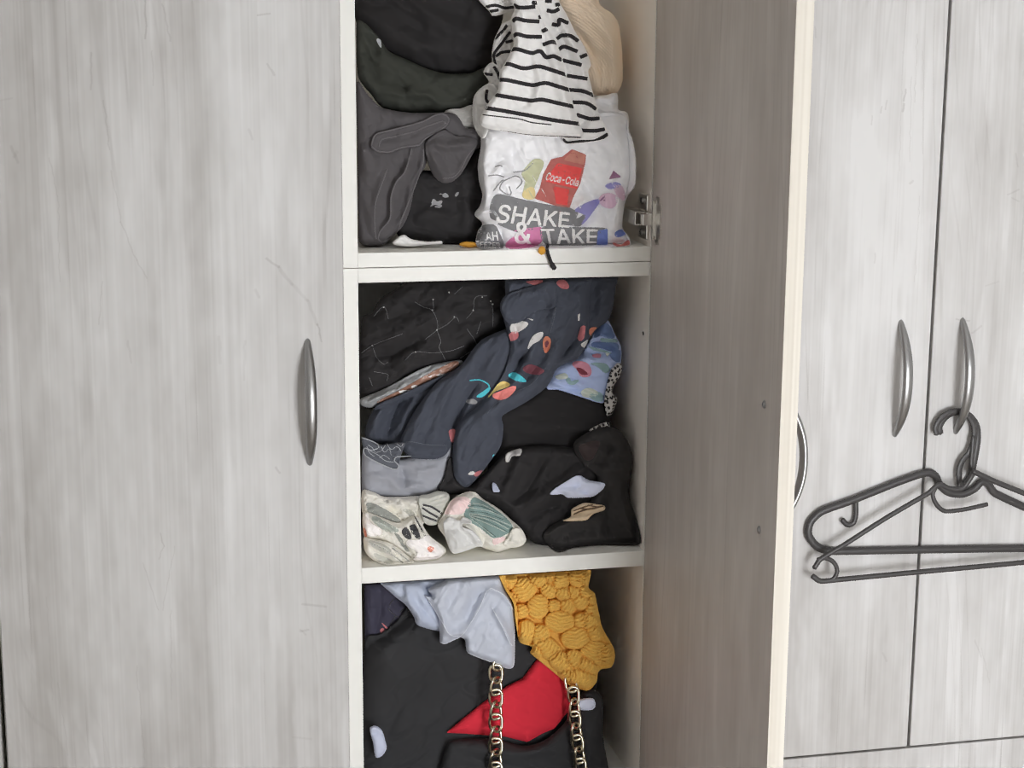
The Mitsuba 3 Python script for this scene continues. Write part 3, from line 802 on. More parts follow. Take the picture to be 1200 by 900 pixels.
part(sh, 'stripe', G.strokes([zs(*q) for q in ([(570, 62), (610, 70), (645, 52)], [(600, 145), (640, 150), (645, 118), (700, 140)], [(560, 5), (600, 8)], [(620, 30), (650, 25)], [(630, 235), (658, 215), (710, 215), (760, 248)], [(640, 300), (672, 280), (755, 310)], [(770, 345), (828, 322)],
                                               [(665, 362), (780, 392)], [(690, 455), (815, 475)], [(700, 540), (790, 550), (862, 580)], [(725, 615), (810, 622), (868, 658)], [(748, 690), (830, 716), (888, 712)], [(775, 785), (860, 788), (920, 778)], [(664, 840), (690, 862), (770, 855), (860, 850), (938, 808)])], 4.4, 0.7, 1.5), 'stripe', True)
M = Cloth(zs((340, -90), (345, 0), (376, 50), (356, 110), (362, 200), (372, 262), (350, 312), (318, 382), (285, 432), (275, 540), (232, 600), (200, 650), (170, 752), (300, 790), (460, 816), (640, 826), (782, 832), (765, 740), (735, 650), (700, 520), (664, 360), (620, 240), (560, 150), (520, 60), (480, -90)), 0.012, 13, 8,
          folds=[(zs((420, 0), (430, 120), (410, 220), (370, 330)), 4, 7, 9), (zs((510, 80), (545, 190), (560, 300), (590, 420)), -5, 4, 6), (zs((490, 330), (520, 420), (530, 520), (480, 640), (420, 690)), 4, 5, 5), (zs((460, 260), (480, 380), (500, 500)), -3, 5, 5), (zs((600, 300), (640, 440), (690, 640), (720, 760)), 4, 7, 5)],
          wrinkle=[(1.6, 70, 8, 26, 0)], back=0.010, step=1.8, box_=UB, seed=4)
part(sh, 'front', M.mesh, 'white', True)
part(sh, 'stripe', M.strokes([zs(*q) for q in ([(366, 30), (400, 45), (450, 45), (500, 40)], [(480, 16), (530, 20), (570, 30)], [(362, 130), (385, 112), (440, 124), (525, 130)], [(520, 105), (560, 95), (598, 108)], [(366, 218), (392, 205), (450, 220), (540, 222)], [(540, 190), (580, 174), (622, 196)], [(545, 270), (600, 252), (640, 262)],
                                               [(330, 312), (365, 296), (400, 298), (480, 320), (530, 308), (565, 345), (610, 338), (660, 362)], [(285, 390), (340, 385), (430, 412), (520, 400), (600, 422), (700, 455)], [(278, 480), (330, 482), (480, 513), (560, 500), (640, 522), (715, 545)],
                                               [(245, 568), (310, 580), (470, 606), (540, 600), (640, 622), (742, 645)], [(190, 648), (300, 666), (430, 690), (600, 722), (775, 748)])], 4.6, 0.7, 1.5), 'stripe', True)
part(sh, 'shade_and_line', M.strokes([zs((180, 690), (260, 700), (400, 716), (480, 738), (600, 752)), zs((285, 786), (460, 813), (640, 823), (778, 829))], 1.3, 0.7, 1.2), 'shade_and_line', True)  # upper stroke a thin line; lower one paints shade beneath the shirt hem

# cord hanging over the board's edge
g = thing('lanyard', 'short black cord with an orange toggle hanging over the cream board edge', 'lanyard')
pts = [at(np.array(642.), np.array(288.), 0.006)] + [at(np.array(float(a)), np.array(float(b)), -0.006) for a, b in ((641, 292), (643, 300), (646, 308), (650, 315))]
pts[0][2] = ZU + 0.004
part(g, 'cord', tube(spline(pts, 5), [0.0022] * 16 + [0.0030] * 5, 8, flat=0.7), 'black', True)
m = trimesh.creation.icosphere(3, 0.0046)
m.apply_scale([1, 0.8, 1.15])
m.apply_translation(at(np.array(635.), np.array(293.5), -0.0055))
part(g, 'toggle', m, 'orange', True, label='orange toggle')

# ------------------------------------------------------------------ clothes, middle compartment
z5 = lambda *p: Z(415, 320, 5.626, *p)
z6 = lambda *p: Z(560, 320, 5.295, *p)
z7 = lambda *p: Z(415, 450, 6, *p)
z8 = lambda *p: Z(415, 560, 5.714, *p)
m1 = lambda *p: Z(560, 470, 4.738, *p)

g = thing('black_mesh_top', 'black top with a web of silvery beaded threads at the left under the board', 'top')
c = Cloth([(424, 374), (436, 366), (446, 350), (466, 338), (500, 316), (604, 316), (606, 350), (596, 380), (580, 396), (564, 406), (545, 424), (520, 436), (480, 452), (424, 476)], 0.090, 20, 24,
          folds=[([(440, 400), (490, 380), (540, 345)], 8, 16, 16), ([(450, 440), (500, 410), (570, 380)], 7, 14, 14), ([(470, 345), (500, 360), (560, 350)], -5, 7, 7), ([(430, 420), (460, 415), (500, 395)], -5, 6, 6)], wrinkle=[(5, -25, 10, 26, 0)], back=0.2, step=2.8, box_=MB_)
part(g, 'body', c.mesh, 'black', True)
for L in ([(130, 285), (195, 225), (225, 300)], [(400, 190), (460, 225), (515, 245), (548, 320), (545, 375), (470, 435)], [(545, 375), (610, 340), (670, 290), (690, 320)], [(520, 175), (525, 245)], [(545, 375), (572, 450), (560, 490), (600, 570)], [(335, 575), (400, 520), (520, 526), (640, 512), (725, 480)],
          [(50, 525), (120, 478), (200, 445), (320, 400)], [(120, 478), (150, 560), (195, 600), (222, 588)], [(740, 300), (785, 245), (800, 160), (880, 150)], [(745, 370), (800, 450), (800, 495), (700, 560)], [(835, 320), (810, 400)], [(660, 140), (715, 90)], [(900, 185), (915, 250), (915, 350)], [(100, 690), (120, 745)], [(130, 650), (222, 668), (215, 710)]):
    part(g, 'beaded_thread', c.cord(z5(*L), 0.42, 0.4, 5), 'web_thread', True)
for p in [(195, 225), (515, 245), (545, 375), (120, 478), (900, 185), (520, 175), (405, 520), (660, 290), (785, 245), (915, 205), (845, 158), (625, 128)]:
    b = trimesh.creation.icosphere(1, 0.0011)
    b.apply_translation(c.lift(z5(p), 0.8)[0])
    part(g, 'bead', b, 'sequin', True)

g = thing('clear_packet', 'clear plastic packet with something shiny brown, wedged under the black beaded top', 'packet')
c = Cloth(z5((45, 872), (45, 826), (200, 762), (400, 652), (520, 602), (690, 572), (720, 590), (640, 660), (500, 730), (400, 780), (250, 840), (120, 888)), 0.068, 7, 8, folds=[(z5((100, 850), (300, 760), (520, 650)), 2, 3, 3)], wrinkle=[(2.2, -28, 4, 12, 1)], back=0.03, step=1.5, box_=MB_)
part(g, 'sleeve', c.mesh, 'milky_plastic', True)
part(g, 'contents', c.decal([z5((150, 850), (300, 772), (450, 686), (580, 618), (690, 585), (620, 660), (480, 716), (370, 775), (230, 835))], 0.8, 1.6), 'brown_foil', True, label='shiny brown foil')
part(g, 'glint', c.decal([z5((295, 775), (375, 772), (340, 792), (300, 790)), z5((375, 750), (400, 738), (420, 748), (395, 762)), z5((485, 685), (515, 672), (510, 688)), z5((535, 672), (605, 660), (570, 682))], 1.3, 1.2), 'white', True, label='painted white glints')  # highlights of the plastic, painted on as white patches

g = thing('black_skirt', 'flat folded black skirt below the pale blue top', 'skirt')
c = Cloth([(580, 484), (617, 466), (641, 450), (668, 456), (706, 470), (716, 496), (724, 512), (712, 532), (680, 545), (620, 548), (590, 560), (572, 552), (578, 530), (586, 515)], 0.074, 12, 16, folds=[([(600, 505), (650, 500), (705, 505)], 3, 10, 12), ([(600, 530), (650, 522), (700, 528)], -4, 4, 8)], wrinkle=[(2, 5, 12, 40, 0)], back=0.14, step=3, box_=MB_)
part(g, 'body', c.mesh, 'deep_black', True)

g = thing('blue_floral_top', 'pale blue top with pink roses tucked in at the right side', 'top')
c = Cloth(z6((800, 290), (850, 380), (888, 460), (886, 560), (850, 640), (820, 760), (780, 805), (730, 800), (640, 770), (500, 725), (425, 712), (470, 600), (560, 540), (640, 500), (690, 420), (740, 340)), 0.080, 12, 14,
          folds=[(z6((700, 420), (780, 460), (870, 480)), -5, 4, 7), (z6((660, 490), (780, 500), (860, 540)), -4, 3, 7), (z6((740, 380), (800, 400), (850, 400)), 4, 4, 6), (z6((560, 590), (680, 560), (780, 570)), 4, 7, 9), (z6((450, 680), (600, 690), (760, 760)), 3, 6, 8)], wrinkle=[(1.8, 12, 7, 20, 0)], back=0.06, step=2.0, box_=MB_)
part(g, 'body', c.mesh, 'blue_cloth', True)
PD('blue_print', c, 'blue_deep', [z6((740, 345), (800, 310), (850, 400), (760, 390), (720, 400)), z6((700, 440), (800, 430), (870, 440), (860, 490), (780, 470)), z6((820, 500), (885, 480), (880, 550), (840, 540))], 0.6)
PD('blue_print', c, 'blue_leaf', [z6((760, 405), (860, 410), (865, 430), (770, 428)), z6((690, 455), (790, 480), (830, 500), (720, 480)), z6((545, 660), (570, 650), (580, 672), (625, 662), (600, 692), (565, 690)), z6((700, 560), (790, 560), (820, 600), (790, 620), (740, 580)), z6((690, 760), (760, 740), (775, 790), (730, 795))])
PD('blue_print', c, 'blue_pale', [z6((640, 735), (690, 712), (745, 738), (730, 770), (660, 770)), z6((790, 490), (820, 500), (800, 520)), z6((480, 640), (540, 620), (560, 650), (500, 660))])
PD('rose_print', c, 'blue_rose', [z6((585, 562), (625, 545), (680, 560), (706, 605), (692, 642), (640, 642), (615, 600)), z6((710, 505), (760, 500), (760, 525), (715, 522))], 0.8)
PD('rose_print', c, 'rose_dark', [z6((610, 592), (640, 590), (672, 612), (680, 632), (640, 628))], 1.1)

c = Cloth(z6((826, 600), (868, 556), (894, 580), (884, 640), (852, 684), (832, 740), (864, 780), (834, 872), (800, 884), (784, 800), (798, 700), (812, 640)), 0.066, 6, 5, wrinkle=[(1.6, 70, 5, 12, 0)], back=0.03, step=1.6, box_=MB_)
g = thing('leopard_scarf', 'narrow grey leopard-print scarf hanging beside the pale blue top', 'scarf')
part(g, 'body', c.mesh, 'leopard', True)
c = Cloth(m1((618, 160), (668, 132), (722, 116), (734, 150), (692, 188), (640, 178)), 0.058, 5, 4, back=0.02, step=1.6, box_=MB_)
part(g, 'tail', c.mesh, 'leopard', True)

g = thing('grey_t_shirt', 'light grey t-shirt squeezed under the slate blouse at the left', 't-shirt')
c = Cloth([(425, 528), (440, 530), (470, 538), (490, 532), (515, 530), (530, 520), (530, 556), (520, 570), (504, 582), (472, 586), (445, 582), (425, 580)], 0.060, 14, 14, folds=[([(470, 545), (474, 562), (473, 575)], -5, 3, 5), ([(430, 556), (455, 562), (472, 572), (500, 566)], 4, 5, 7), ([(480, 556), (505, 552), (520, 545)], 3, 6, 6)], wrinkle=[(2, 10, 8, 22, 0)], back=0.08, step=2.2, box_=MB_)
part(g, 'body', c.mesh, 'grey', True)

g = thing('black_leggings', 'crumpled black leggings between the palm shirt and the other black clothes', 'leggings')
c = Cloth([(514, 576), (520, 560), (526, 536), (534, 540), (540, 560), (552, 566), (566, 556), (580, 542), (596, 526), (640, 522), (690, 530), (702, 560), (696, 590), (668, 612), (650, 636), (628, 637), (612, 622), (590, 600), (566, 586), (540, 580)], 0.060, 18, 14,
          folds=[([(590, 528), (570, 555), (556, 572)], 6, 5, 7), ([(612, 530), (600, 560), (590, 585)], 7, 6, 7), ([(640, 535), (620, 570), (600, 590)], -6, 5, 6), ([(690, 545), (650, 575), (610, 600)], 7, 9, 9), ([(660, 590), (630, 600), (615, 615)], -5, 4, 5), ([(540, 572), (580, 580), (610, 600)], 5, 5, 6)], wrinkle=[(3, -50, 8, 22, 0)], back=0.12, step=2.4, box_=MB_)
part(g, 'body', c.mesh, 'black', True)
fg = thing('floral_blouse', 'dark slate blouse with coral, white and teal flowers crumpled across the shelf', 'blouse')
W7 = [(2.2, -58, 8, 30, 0), (1.0, -50, 4, 14, 0)]
K_ = Cloth([(430, 515), (432, 490), (443, 474), (470, 462), (500, 448), (528, 436), (535, 446), (510, 470), (496, 492), (485, 524), (470, 524)], 0.080, 14, 9,
           folds=[([(474, 464), (462, 482), (453, 510)], -8, 3, 7, .6), ([(450, 474), (441, 492), (438, 512)], 4, 5, 6), ([(490, 462), (474, 490), (464, 516)], 4, 6, 7)], wrinkle=W7, back=0.04, step=1.8, box_=MB_, seed=13)
part(fg, 'left_pleat', K_.mesh, 'slate', True)
L_ = Cloth([(512, 448), (528, 437), (542, 426), (555, 408), (566, 397), (592, 386), (606, 392), (606, 420), (598, 440), (584, 462), (566, 482), (546, 496), (538, 512), (528, 524), (522, 533), (510, 538), (484, 537), (472, 528), (468, 518), (480, 492), (494, 470)], 0.058, 14, 8,
           folds=[([(500, 468), (490, 496), (480, 522)], 4, 5, 8), ([(540, 440), (518, 480), (508, 525)], 5, 9, 9), ([(563, 400), (548, 430), (524, 452)], 4, 7, 9), ([(590, 392), (578, 420), (566, 445)], 5, 8, 8), ([(562, 446), (545, 472), (528, 508)], -7, 3, 7, .5), ([(552, 420), (530, 462), (514, 500)], -4, 3, 6),
                  ([(470, 519), (485, 520), (500, 522), (524, 523)], 2.2, 2, 5)], wrinkle=W7, back=0.05, step=1.8, box_=MB_, seed=3)
part(fg, 'left_drape', L_.mesh, 'slate', True)
Q_ = Cloth([(684, 318), (722, 318), (721, 340), (717, 365), (711, 377), (700, 385), (692, 394), (684, 402), (680, 385), (686, 360)], 0.060, 9, 8, folds=[([(704, 330), (706, 355), (700, 378)], 4, 5, 6)], wrinkle=W7, back=0.03, step=1.8, box_=MB_, seed=14)
part(fg, 'right_pleat', Q_.mesh, 'slate', True)
R_ = Cloth([(590, 372), (592, 350), (598, 318), (690, 318), (691, 345), (690, 372), (690, 397), (685, 409), (675, 422), (662, 426), (651, 434), (641, 453), (617, 471), (589, 487), (590, 500), (587, 522), (575, 540), (562, 557), (547, 571), (535, 563), (531, 550), (531, 522), (538, 494), (558, 478), (578, 456), (592, 432), (598, 405), (594, 388)], 0.048, 17, 9,
           folds=[([(617, 412), (600, 432), (579, 452)], -14, 3, 8), ([(640, 326), (652, 350), (648, 372), (640, 392)], 4, 5, 9), ([(680, 376), (674, 396), (652, 424)], -9, 3, 7), ([(662, 330), (668, 365), (655, 400), (640, 430)], 5, 9, 9),
                  ([(640, 440), (610, 462), (580, 480), (555, 500), (545, 530)], 4, 7, 9), ([(604, 380), (606, 395), (612, 405)], -5, 4, 6), ([(676, 335), (680, 355), (676, 380)], 4, 5, 5), ([(565, 482), (570, 510), (560, 540)], 3, 8, 8), ([(630, 400), (615, 430), (596, 455)], 4, 6, 6), ([(645, 395), (636, 420), (612, 448)], -5, 3, 7)],
           wrinkle=W7, back=0.05, step=1.8, box_=MB_, seed=6)
S_ = Cloth([(586, 362), (590, 348), (606, 340), (628, 334), (648, 328), (652, 344), (650, 360), (632, 364), (620, 370), (608, 378), (594, 378)], 0.034, 9, 8, folds=[([(592, 362), (612, 350), (640, 342)], 3, 6, 7), ([(604, 374), (622, 362), (646, 356)], -4, 2.5, 5)], wrinkle=W7, back=0.02, step=1.6, box_=MB_, seed=15)
part(fg, 'sleeve_fold', S_.mesh, 'slate', True)
part(fg, 'right_drape', R_.mesh, 'slate', True)
part(fg, 'seam', R_.cord(z6((405, 45), (440, 110), (482, 220), (460, 330), (440, 400)), 0.4), 'slate_seam', True)
part(fg, 'seam', R_.cord(z6((420, 590), (330, 690), (230, 740), (110, 810), (60, 870)), 0.4), 'slate_seam', True)
part(fg, 'seam', L_.cord([(476, 518), (485, 518), (500, 521), (524, 522)], 0.5), 'slate_seam', True)
D = lambda name, panel, m, qs, off=0.7: part(fg, name, panel.decal(qs, off, 1.6), m, True)
D('flower_print', R_, 'petal_white', [z6((200, 330), (240, 295), (312, 308), (292, 342), (242, 372), (210, 372)), z6((308, 470), (340, 392), (402, 365), (390, 412), (342, 442)), z6((305, 280), (345, 288), (340, 296)), z6((620, 262), (634, 252), (632, 292), (622, 298)), z7((800, 632), (832, 612), (850, 632), (820, 640)), z6((640, 440), (700, 405), (712, 420), (665, 465))])
D('flower_print', R_, 'petal_pink', [z6((184, 412), (200, 372), (242, 362), (252, 395), (222, 420)), z6((300, 52), (402, 42), (384, 76), (330, 70)), z6((486, 60), (520, 40), (548, 50), (566, 92), (522, 96)), z6((618, 402), (640, 332), (668, 330), (660, 402), (635, 422)), z7((840, 630), (880, 610), (905, 612), (862, 652))])
D('flower_print', R_, 'petal_orange', [z6((402, 432), (420, 392), (452, 410), (446, 470), (416, 496))])
D('flower_print', Q_, 'petal_orange', [z6((690, 372), (700, 340), (745, 344), (708, 398))])
D('flower_print', R_, 'leaf_maroon', [z6((278, 592), (330, 566), (412, 602), (380, 632), (310, 622)), z6((415, 440), (428, 418), (440, 430), (428, 465))], 1.0)
D('leaf_print', R_, 'leaf_teal', [z6((188, 632), (232, 615), (302, 670), (250, 672), (210, 656)), z7((972, 502), (990, 495), (998, 512), (980, 520))])
D('flower_print', R_, 'petal_yellow', [z6((60, 772), (120, 692), (160, 670), (200, 698), (110, 734))], 0.8)
D('flower_print', R_, 'petal_coral', [z6((88, 762), (130, 736), (234, 700), (202, 762), (140, 788))], 1.0)
D('leaf_print', L_, 'leaf_teal', [z5((805, 812), (850, 780), (900, 755), (860, 810), (825, 822))])
part(fg, 'stem_print', L_.strokes([z5((760, 708), (830, 705), (885, 735), (892, 775))], 1.5, 0.7, 1.2), 'leaf_teal', True)
D('flower_print', L_, 'petal_pink', [z7((664, 332), (690, 316), (712, 322), (704, 402), (682, 408))])
D('flower_print', L_, 'print_line', [z7((785, 122), (830, 104), (868, 128), (830, 142))])
c = Cloth(z7((55, 380), (110, 392), (170, 425), (250, 420), (330, 410), (360, 420), (330, 500), (310, 580), (270, 595), (160, 552), (75, 505), (62, 450)), 0.052, 4, 5, wrinkle=[(2.2, 20, 3, 5, 1)], back=0.006, step=1.4, box_=MB_)
part(fg, 'lace_trim', c.mesh, 'lace', True, label='grey lacy trim')
for L in ([(100, 430), (130, 450), (150, 480), (190, 470), (220, 430)], [(110, 470), (170, 500), (220, 540), (280, 550)], [(190, 440), (215, 480), (245, 455), (260, 500)], [(230, 420), (260, 460), (300, 440), (330, 470)], [(90, 440), (105, 480), (140, 510)], [(180, 520), (210, 500), (250, 530)], [(300, 420), (330, 440), (345, 415)]):
    part(fg, 'lace_thread', c.cord(z7(*L), 0.5, 0.3), 'thread', True)
part(fg, 'trim_edge', c.cord(z7((55, 378), (110, 396), (160, 420), (172, 448), (120, 466), (72, 452), (76, 500), (150, 545), (250, 590), (300, 600), (312, 570), (282, 540), (300, 512), (398, 506)), 0.8, 0.4), 'thread', True)

g = thing('black_cardigan', 'rumpled black cardigan filling the right side of the middle shelf', 'cardigan')
c = Cloth([(672, 520), (700, 502), (722, 502), (737, 520), (741, 545), (736, 578), (745, 606), (751, 636), (735, 639), (700, 639), (672, 642), (655, 647), (643, 640), (636, 628), (646, 616), (668, 604), (690, 590), (700, 560), (684, 545)], 0.047, 17, 13,
          folds=[([(690, 520), (712, 535), (735, 528)], 6, 7, 8), ([(705, 550), (725, 552), (738, 548)], 5, 6, 7), ([(716, 520), (708, 540), (688, 545)], -6, 3, 6), ([(712, 570), (708, 605), (712, 636)], -6, 4, 7), ([(728, 575), (734, 605), (738, 634)], 5, 6, 7), ([(640, 624), (670, 612), (706, 610)], 6, 5, 6), ([(650, 640), (680, 632), (706, 632)], 3, 6, 6)], wrinkle=[(2.6, 70, 8, 20, 0)], back=0.12, step=2.2, box_=MB_, seed=2)
part(g, 'body', c.mesh, 'black_grey', True)
part(g, 'brown_patch', c.decal([m1((560, 250), (640, 220), (680, 230), (640, 320), (600, 330), (570, 290))], 0.7), mat('brown_black', lin(54, 44, 44), 0.9), True)
g = thing('palm_print_shirt', 'crumpled off-white shirt with palm leaves and pink blossoms at the lower left of the shelf', 'shirt')
ya = 0.036
W8 = [(2.4, 35, 6, 16, 1), (1.2, -40, 4, 10, 1)]
c = Cloth(z8((55, 86), (130, 95), (200, 126), (330, 126), (440, 122), (500, 150), (520, 240), (470, 300), (440, 330), (300, 330), (150, 280), (58, 240)), 0.046, 12, 8,
          folds=[(z8((60, 120), (140, 140), (230, 190), (340, 290)), -6, 3, 5), (z8((60, 105), (130, 125), (200, 165), (290, 190), (400, 185), (450, 150)), 4, 3, 4), (z8((290, 190), (400, 220), (440, 290)), -5, 3, 4), (z8((120, 110), (190, 150), (240, 150)), -3, 2.5, 3)], wrinkle=W8, back=0.08, step=1.5, box_=MB_, seed=1)
part(g, 'collar_roll', c.mesh, 'palm_cloth', True)
PD('grey_print', c, 'palm_grey', [z8((90, 165), (200, 205), (310, 280), (280, 320), (200, 300), (100, 240))])
PD('black_print', c, 'palm_black', [z8((450, 165), (500, 190), (500, 250), (455, 240))])
PD('stripe_print', c, 'palm_pale_grey', [z8((330, 210), (400, 230), (420, 300), (400, 300), (370, 250))])
c = Cloth(z8((58, 230), (110, 235), (200, 270), (300, 300), (400, 250), (440, 280), (500, 380), (590, 450), (616, 492), (560, 542), (420, 558), (380, 540), (300, 480), (180, 430), (70, 400)), 0.036, 13, 8,
          folds=[(z8((280, 370), (330, 450), (400, 530)), -5, 3, 3), (z8((400, 255), (430, 330), (480, 390)), 5, 2.5, 3), (z8((425, 270), (470, 350), (510, 390)), -4, 2, 3), (z8((120, 290), (220, 330), (290, 400)), 4, 4, 5), (z8((500, 400), (540, 450), (590, 490)), -3, 3, 4)], wrinkle=W8, back=0.06, step=1.5, box_=MB_, seed=11)
part(g, 'front_fold', c.mesh, 'palm_cloth', True)
PD('grey_print', c, 'palm_stripe', [z8((120, 260), (220, 300), (300, 350), (260, 370), (180, 340))])
PD('grey_print', c, 'palm_grey', [z8((270, 375), (300, 380), (370, 490), (345, 490)), z8((500, 350), (540, 360), (590, 420), (560, 430))])
PD('black_print', c, 'palm_black', [z8((318, 362), (352, 330), (386, 402), (352, 408)), z8((370, 328), (410, 314), (446, 405), (412, 402)), z8((400, 254), (412, 262), (480, 385), (468, 390)), z8((565, 395), (590, 400), (600, 440), (580, 430))])
PD('blossom_print', c, 'palm_white', [z8((345, 432), (430, 415), (505, 385), (600, 470), (605, 500), (560, 538), (400, 552), (425, 500)), z8((62, 245), (95, 240), (110, 300), (180, 340), (175, 385), (100, 385), (65, 340))], 0.9)
PD('blossom_print', c, 'palm_red', [z8((490, 470), (510, 458), (535, 470), (530, 484), (512, 500), (500, 492)), z8((60, 332), (76, 345), (86, 390), (70, 395))], 1.2)
c = Cloth(z8((62, 400), (100, 405), (180, 420), (250, 440), (320, 490), (385, 545), (400, 566), (330, 574), (200, 580), (120, 545), (72, 492)), 0.026, 12, 8,
          folds=[(z8((170, 440), (240, 500), (320, 565)), 4, 3, 4), (z8((250, 450), (310, 510), (370, 560)), 4, 2.5, 4), (z8((215, 450), (280, 510), (340, 562)), -4, 2, 3), (z8((100, 470), (180, 520), (260, 570)), -4, 2.5, 4), (z8((80, 430), (150, 450), (220, 500)), 3, 4, 4)], wrinkle=[(1.6, 38, 5, 16, 1)], back=0.06, step=1.5, box_=MB_, seed=12)
part(g, 'hem_fold', c.mesh, 'palm_cloth', True)
PD('grey_print', c, 'palm_pale_grey', [z8((100, 420), (190, 440), (250, 490), (200, 500), (120, 460)), z8((130, 510), (200, 530), (260, 565), (200, 565))])
part(g, 'stripe_print', c.strokes([z8((190, 470), (260, 520), (330, 570)), z8((255, 470), (320, 520), (370, 560)), z8((110, 440), (150, 455), (200, 485))], 1.2, 0.6, 1.2), 'palm_grey', True)
cm = Cloth(z8((430, 130), (500, 108), (560, 88), (625, 100), (640, 150), (600, 250), (560, 310), (480, 310), (450, 240)), 0.040, 10, 8, extra=lambda P, d: 1.3 * np.sin((P[:, 1] + 0.35 * P[:, 0]) * 2 * np.pi / 5.2), back=0.04, step=1.4, box_=MB_)
part(g, 'striped_fold', cm.mesh, 'palm_pale_grey', True)
part(g, 'stripe_print', cm.strokes([z8((455, 200), (500, 230), (570, 270)), z8((452, 250), (500, 270), (555, 290)), z8((460, 180), (520, 195), (590, 240))], 2.2, 0.7, 1.4), 'palm_black', True)
c = Cloth(z8((600, 240), (640, 160), (700, 115), (760, 92), (812, 96), (862, 140), (960, 200), (1040, 270), (1120, 340), (1152, 410), (1122, 452), (1050, 468), (960, 497), (880, 474), (820, 455), (740, 492), (668, 508), (640, 480), (610, 400), (560, 320)), 0.036, 17, 13,
          folds=[(z8((760, 290), (830, 360), (880, 450)), -5, 3, 5), (z8((720, 310), (790, 350), (850, 430)), 5, 3, 4), (z8((960, 200), (1050, 290), (1110, 400)), 4, 3, 6), (z8((1060, 350), (1100, 430)), -4, 2.5, 4), (z8((600, 290), (700, 280), (740, 260)), -4, 3, 5), (z8((640, 420), (700, 480)), 3, 5, 5), (z8((780, 180), (860, 250), (960, 330)), 3, 6, 6)],
          wrinkle=[(2.2, 40, 6, 16, 1)], back=0.10, step=1.8, box_=MB_, seed=9)
part(g, 'right_bundle', c.mesh, 'palm_cloth', True)
RB = c
PD('palm_leaf_print', c, 'palm_green', [z8((735, 240), (790, 140), (812, 130), (880, 165), (1000, 250), (1062, 332), (1000, 388), (930, 402), (850, 340), (770, 290))])
part(g, 'leaf_rib_print', c.strokes([z8((770, 240), (900, 260), (1050, 320)), z8((780, 200), (900, 220), (1000, 265)), z8((780, 260), (900, 310), (1010, 360)), z8((780, 270), (860, 330), (930, 390)), z8((790, 170), (860, 180), (930, 215)), z8((770, 250), (920, 285), (1035, 345))], 0.9, 1.0, 1.2), 'palm_stripe', True)
part(g, 'leaf_vein_print', c.strokes([z8((775, 225), (880, 235), (1000, 280)), z8((775, 255), (900, 295), (1025, 360)), z8((780, 265), (850, 320), (950, 395)), z8((785, 185), (870, 195), (960, 240)), z8((775, 245), (910, 270), (1045, 335))], 1.0, 1.0, 1.2), mat('palm_dark', lin(92, 112, 110), 0.9), True)
PD('blossom_print', c, 'palm_pink', [z8((600, 235), (640, 165), (690, 130), (762, 132), (780, 182), (725, 240), (640, 245))])
PD('blossom_print', c, 'palm_pink', [z8((930, 410), (1000, 395), (1015, 415), (940, 450))])
c = Cloth(z8((596, 300), (640, 262), (700, 285), (735, 262), (790, 300), (720, 315), (790, 350), (845, 410), (862, 455), (820, 462), (740, 492), (668, 508), (640, 480), (612, 400)), 0.024, 12, 8,
          folds=[(z8((610, 320), (680, 310), (740, 290)), -4, 2.5, 4), (z8((720, 315), (780, 370), (840, 440)), 4, 2.5, 4), (z8((650, 360), (690, 420), (690, 490)), 3, 4, 5), (z8((700, 330), (760, 390), (800, 450)), -4, 2, 4)], wrinkle=[(1.6, 40, 6, 16, 1)], back=0.04, step=1.5, box_=MB_, seed=16)
part(g, 'white_fold', c.mesh, mat('palm_light', lin(214, 214, 212), 0.9), True)
c = Cloth(z8((1052, 350), (1085, 335), (1122, 345), (1152, 410), (1122, 454), (1050, 468), (1000, 440), (1030, 400)), 0.022, 9, 7, folds=[(z8((1095, 345), (1115, 390), (1100, 445)), -4, 2, 3), (z8((1040, 410), (1070, 430), (1100, 450)), 2, 3, 3)], wrinkle=[(1.2, 60, 5, 12, 1)], back=0.04, step=1.5, box_=MB_, seed=17)
part(g, 'cuff', c.mesh, 'palm_cloth', True)

c = Cloth(m1((400, 512), (500, 440), (560, 412), (620, 440), (704, 456), (692, 492), (632, 532), (500, 537), (468, 517)), 0.034, 7, 6, folds=[(m1((510, 450), (560, 490), (630, 525)), -3, 2.5, 4), (m1((430, 500), (520, 500), (600, 460)), 2.5, 4, 4)], wrinkle=[(1.2, 20, 5, 12, 1)], back=0.02, step=1.6, box_=MB_)
single('white_cloth', c.mesh, 'blue_white', 'bluish white cloth poking out of the black pile on the right', 'cloth', True)
c = Cloth(m1((474, 666), (515, 642), (520, 600), (590, 565), (640, 570), (702, 580), (702, 606), (640, 628), (600, 662)), 0.030, 6, 5, folds=[(m1((520, 640), (600, 600), (700, 595)), -3, 2, 3)], wrinkle=[(1.4, -20, 4, 12, 1)], back=0.02, step=1.5, box_=MB_)
g = thing('beige_strap', 'beige strap with brown animal stripes sticking out of the black cardigan', 'strap')
part(g, 'body', c.mesh, 'tan', True)
part(g, 'stripe_print', c.strokes([m1((530, 610), (600, 585), (640, 575)), m1((530, 630), (590, 605), (650, 595)), m1((560, 595), (620, 600), (690, 585)), m1((610, 578), (660, 588), (698, 582))], 1.6, 0.7, 1.2), 'tan_dark', True)
c = Cloth(m1((152, 335), (160, 290), (238, 263), (234, 302), (192, 306), (172, 338)), 0.046, 4, 4, wrinkle=[(1.0, -30, 4, 8, 1)], back=0.02, step=1.5, box_=MB_)
single('white_strap', c.mesh, mat('soft_grey', lin(196, 194, 192), 0.9), 'small pale grey strap end showing in the black clothes right of the slate blouse', 'strap', True)
c = Cloth(m1((86, 452), (122, 500), (104, 506), (84, 502)), 0.040, 3, 3, back=0.02, step=1.2, box_=MB_)
single('grey_tag', c.mesh, 'lilac_white', 'tiny grey triangular tag beneath the tip of the slate blouse', 'tag', True)

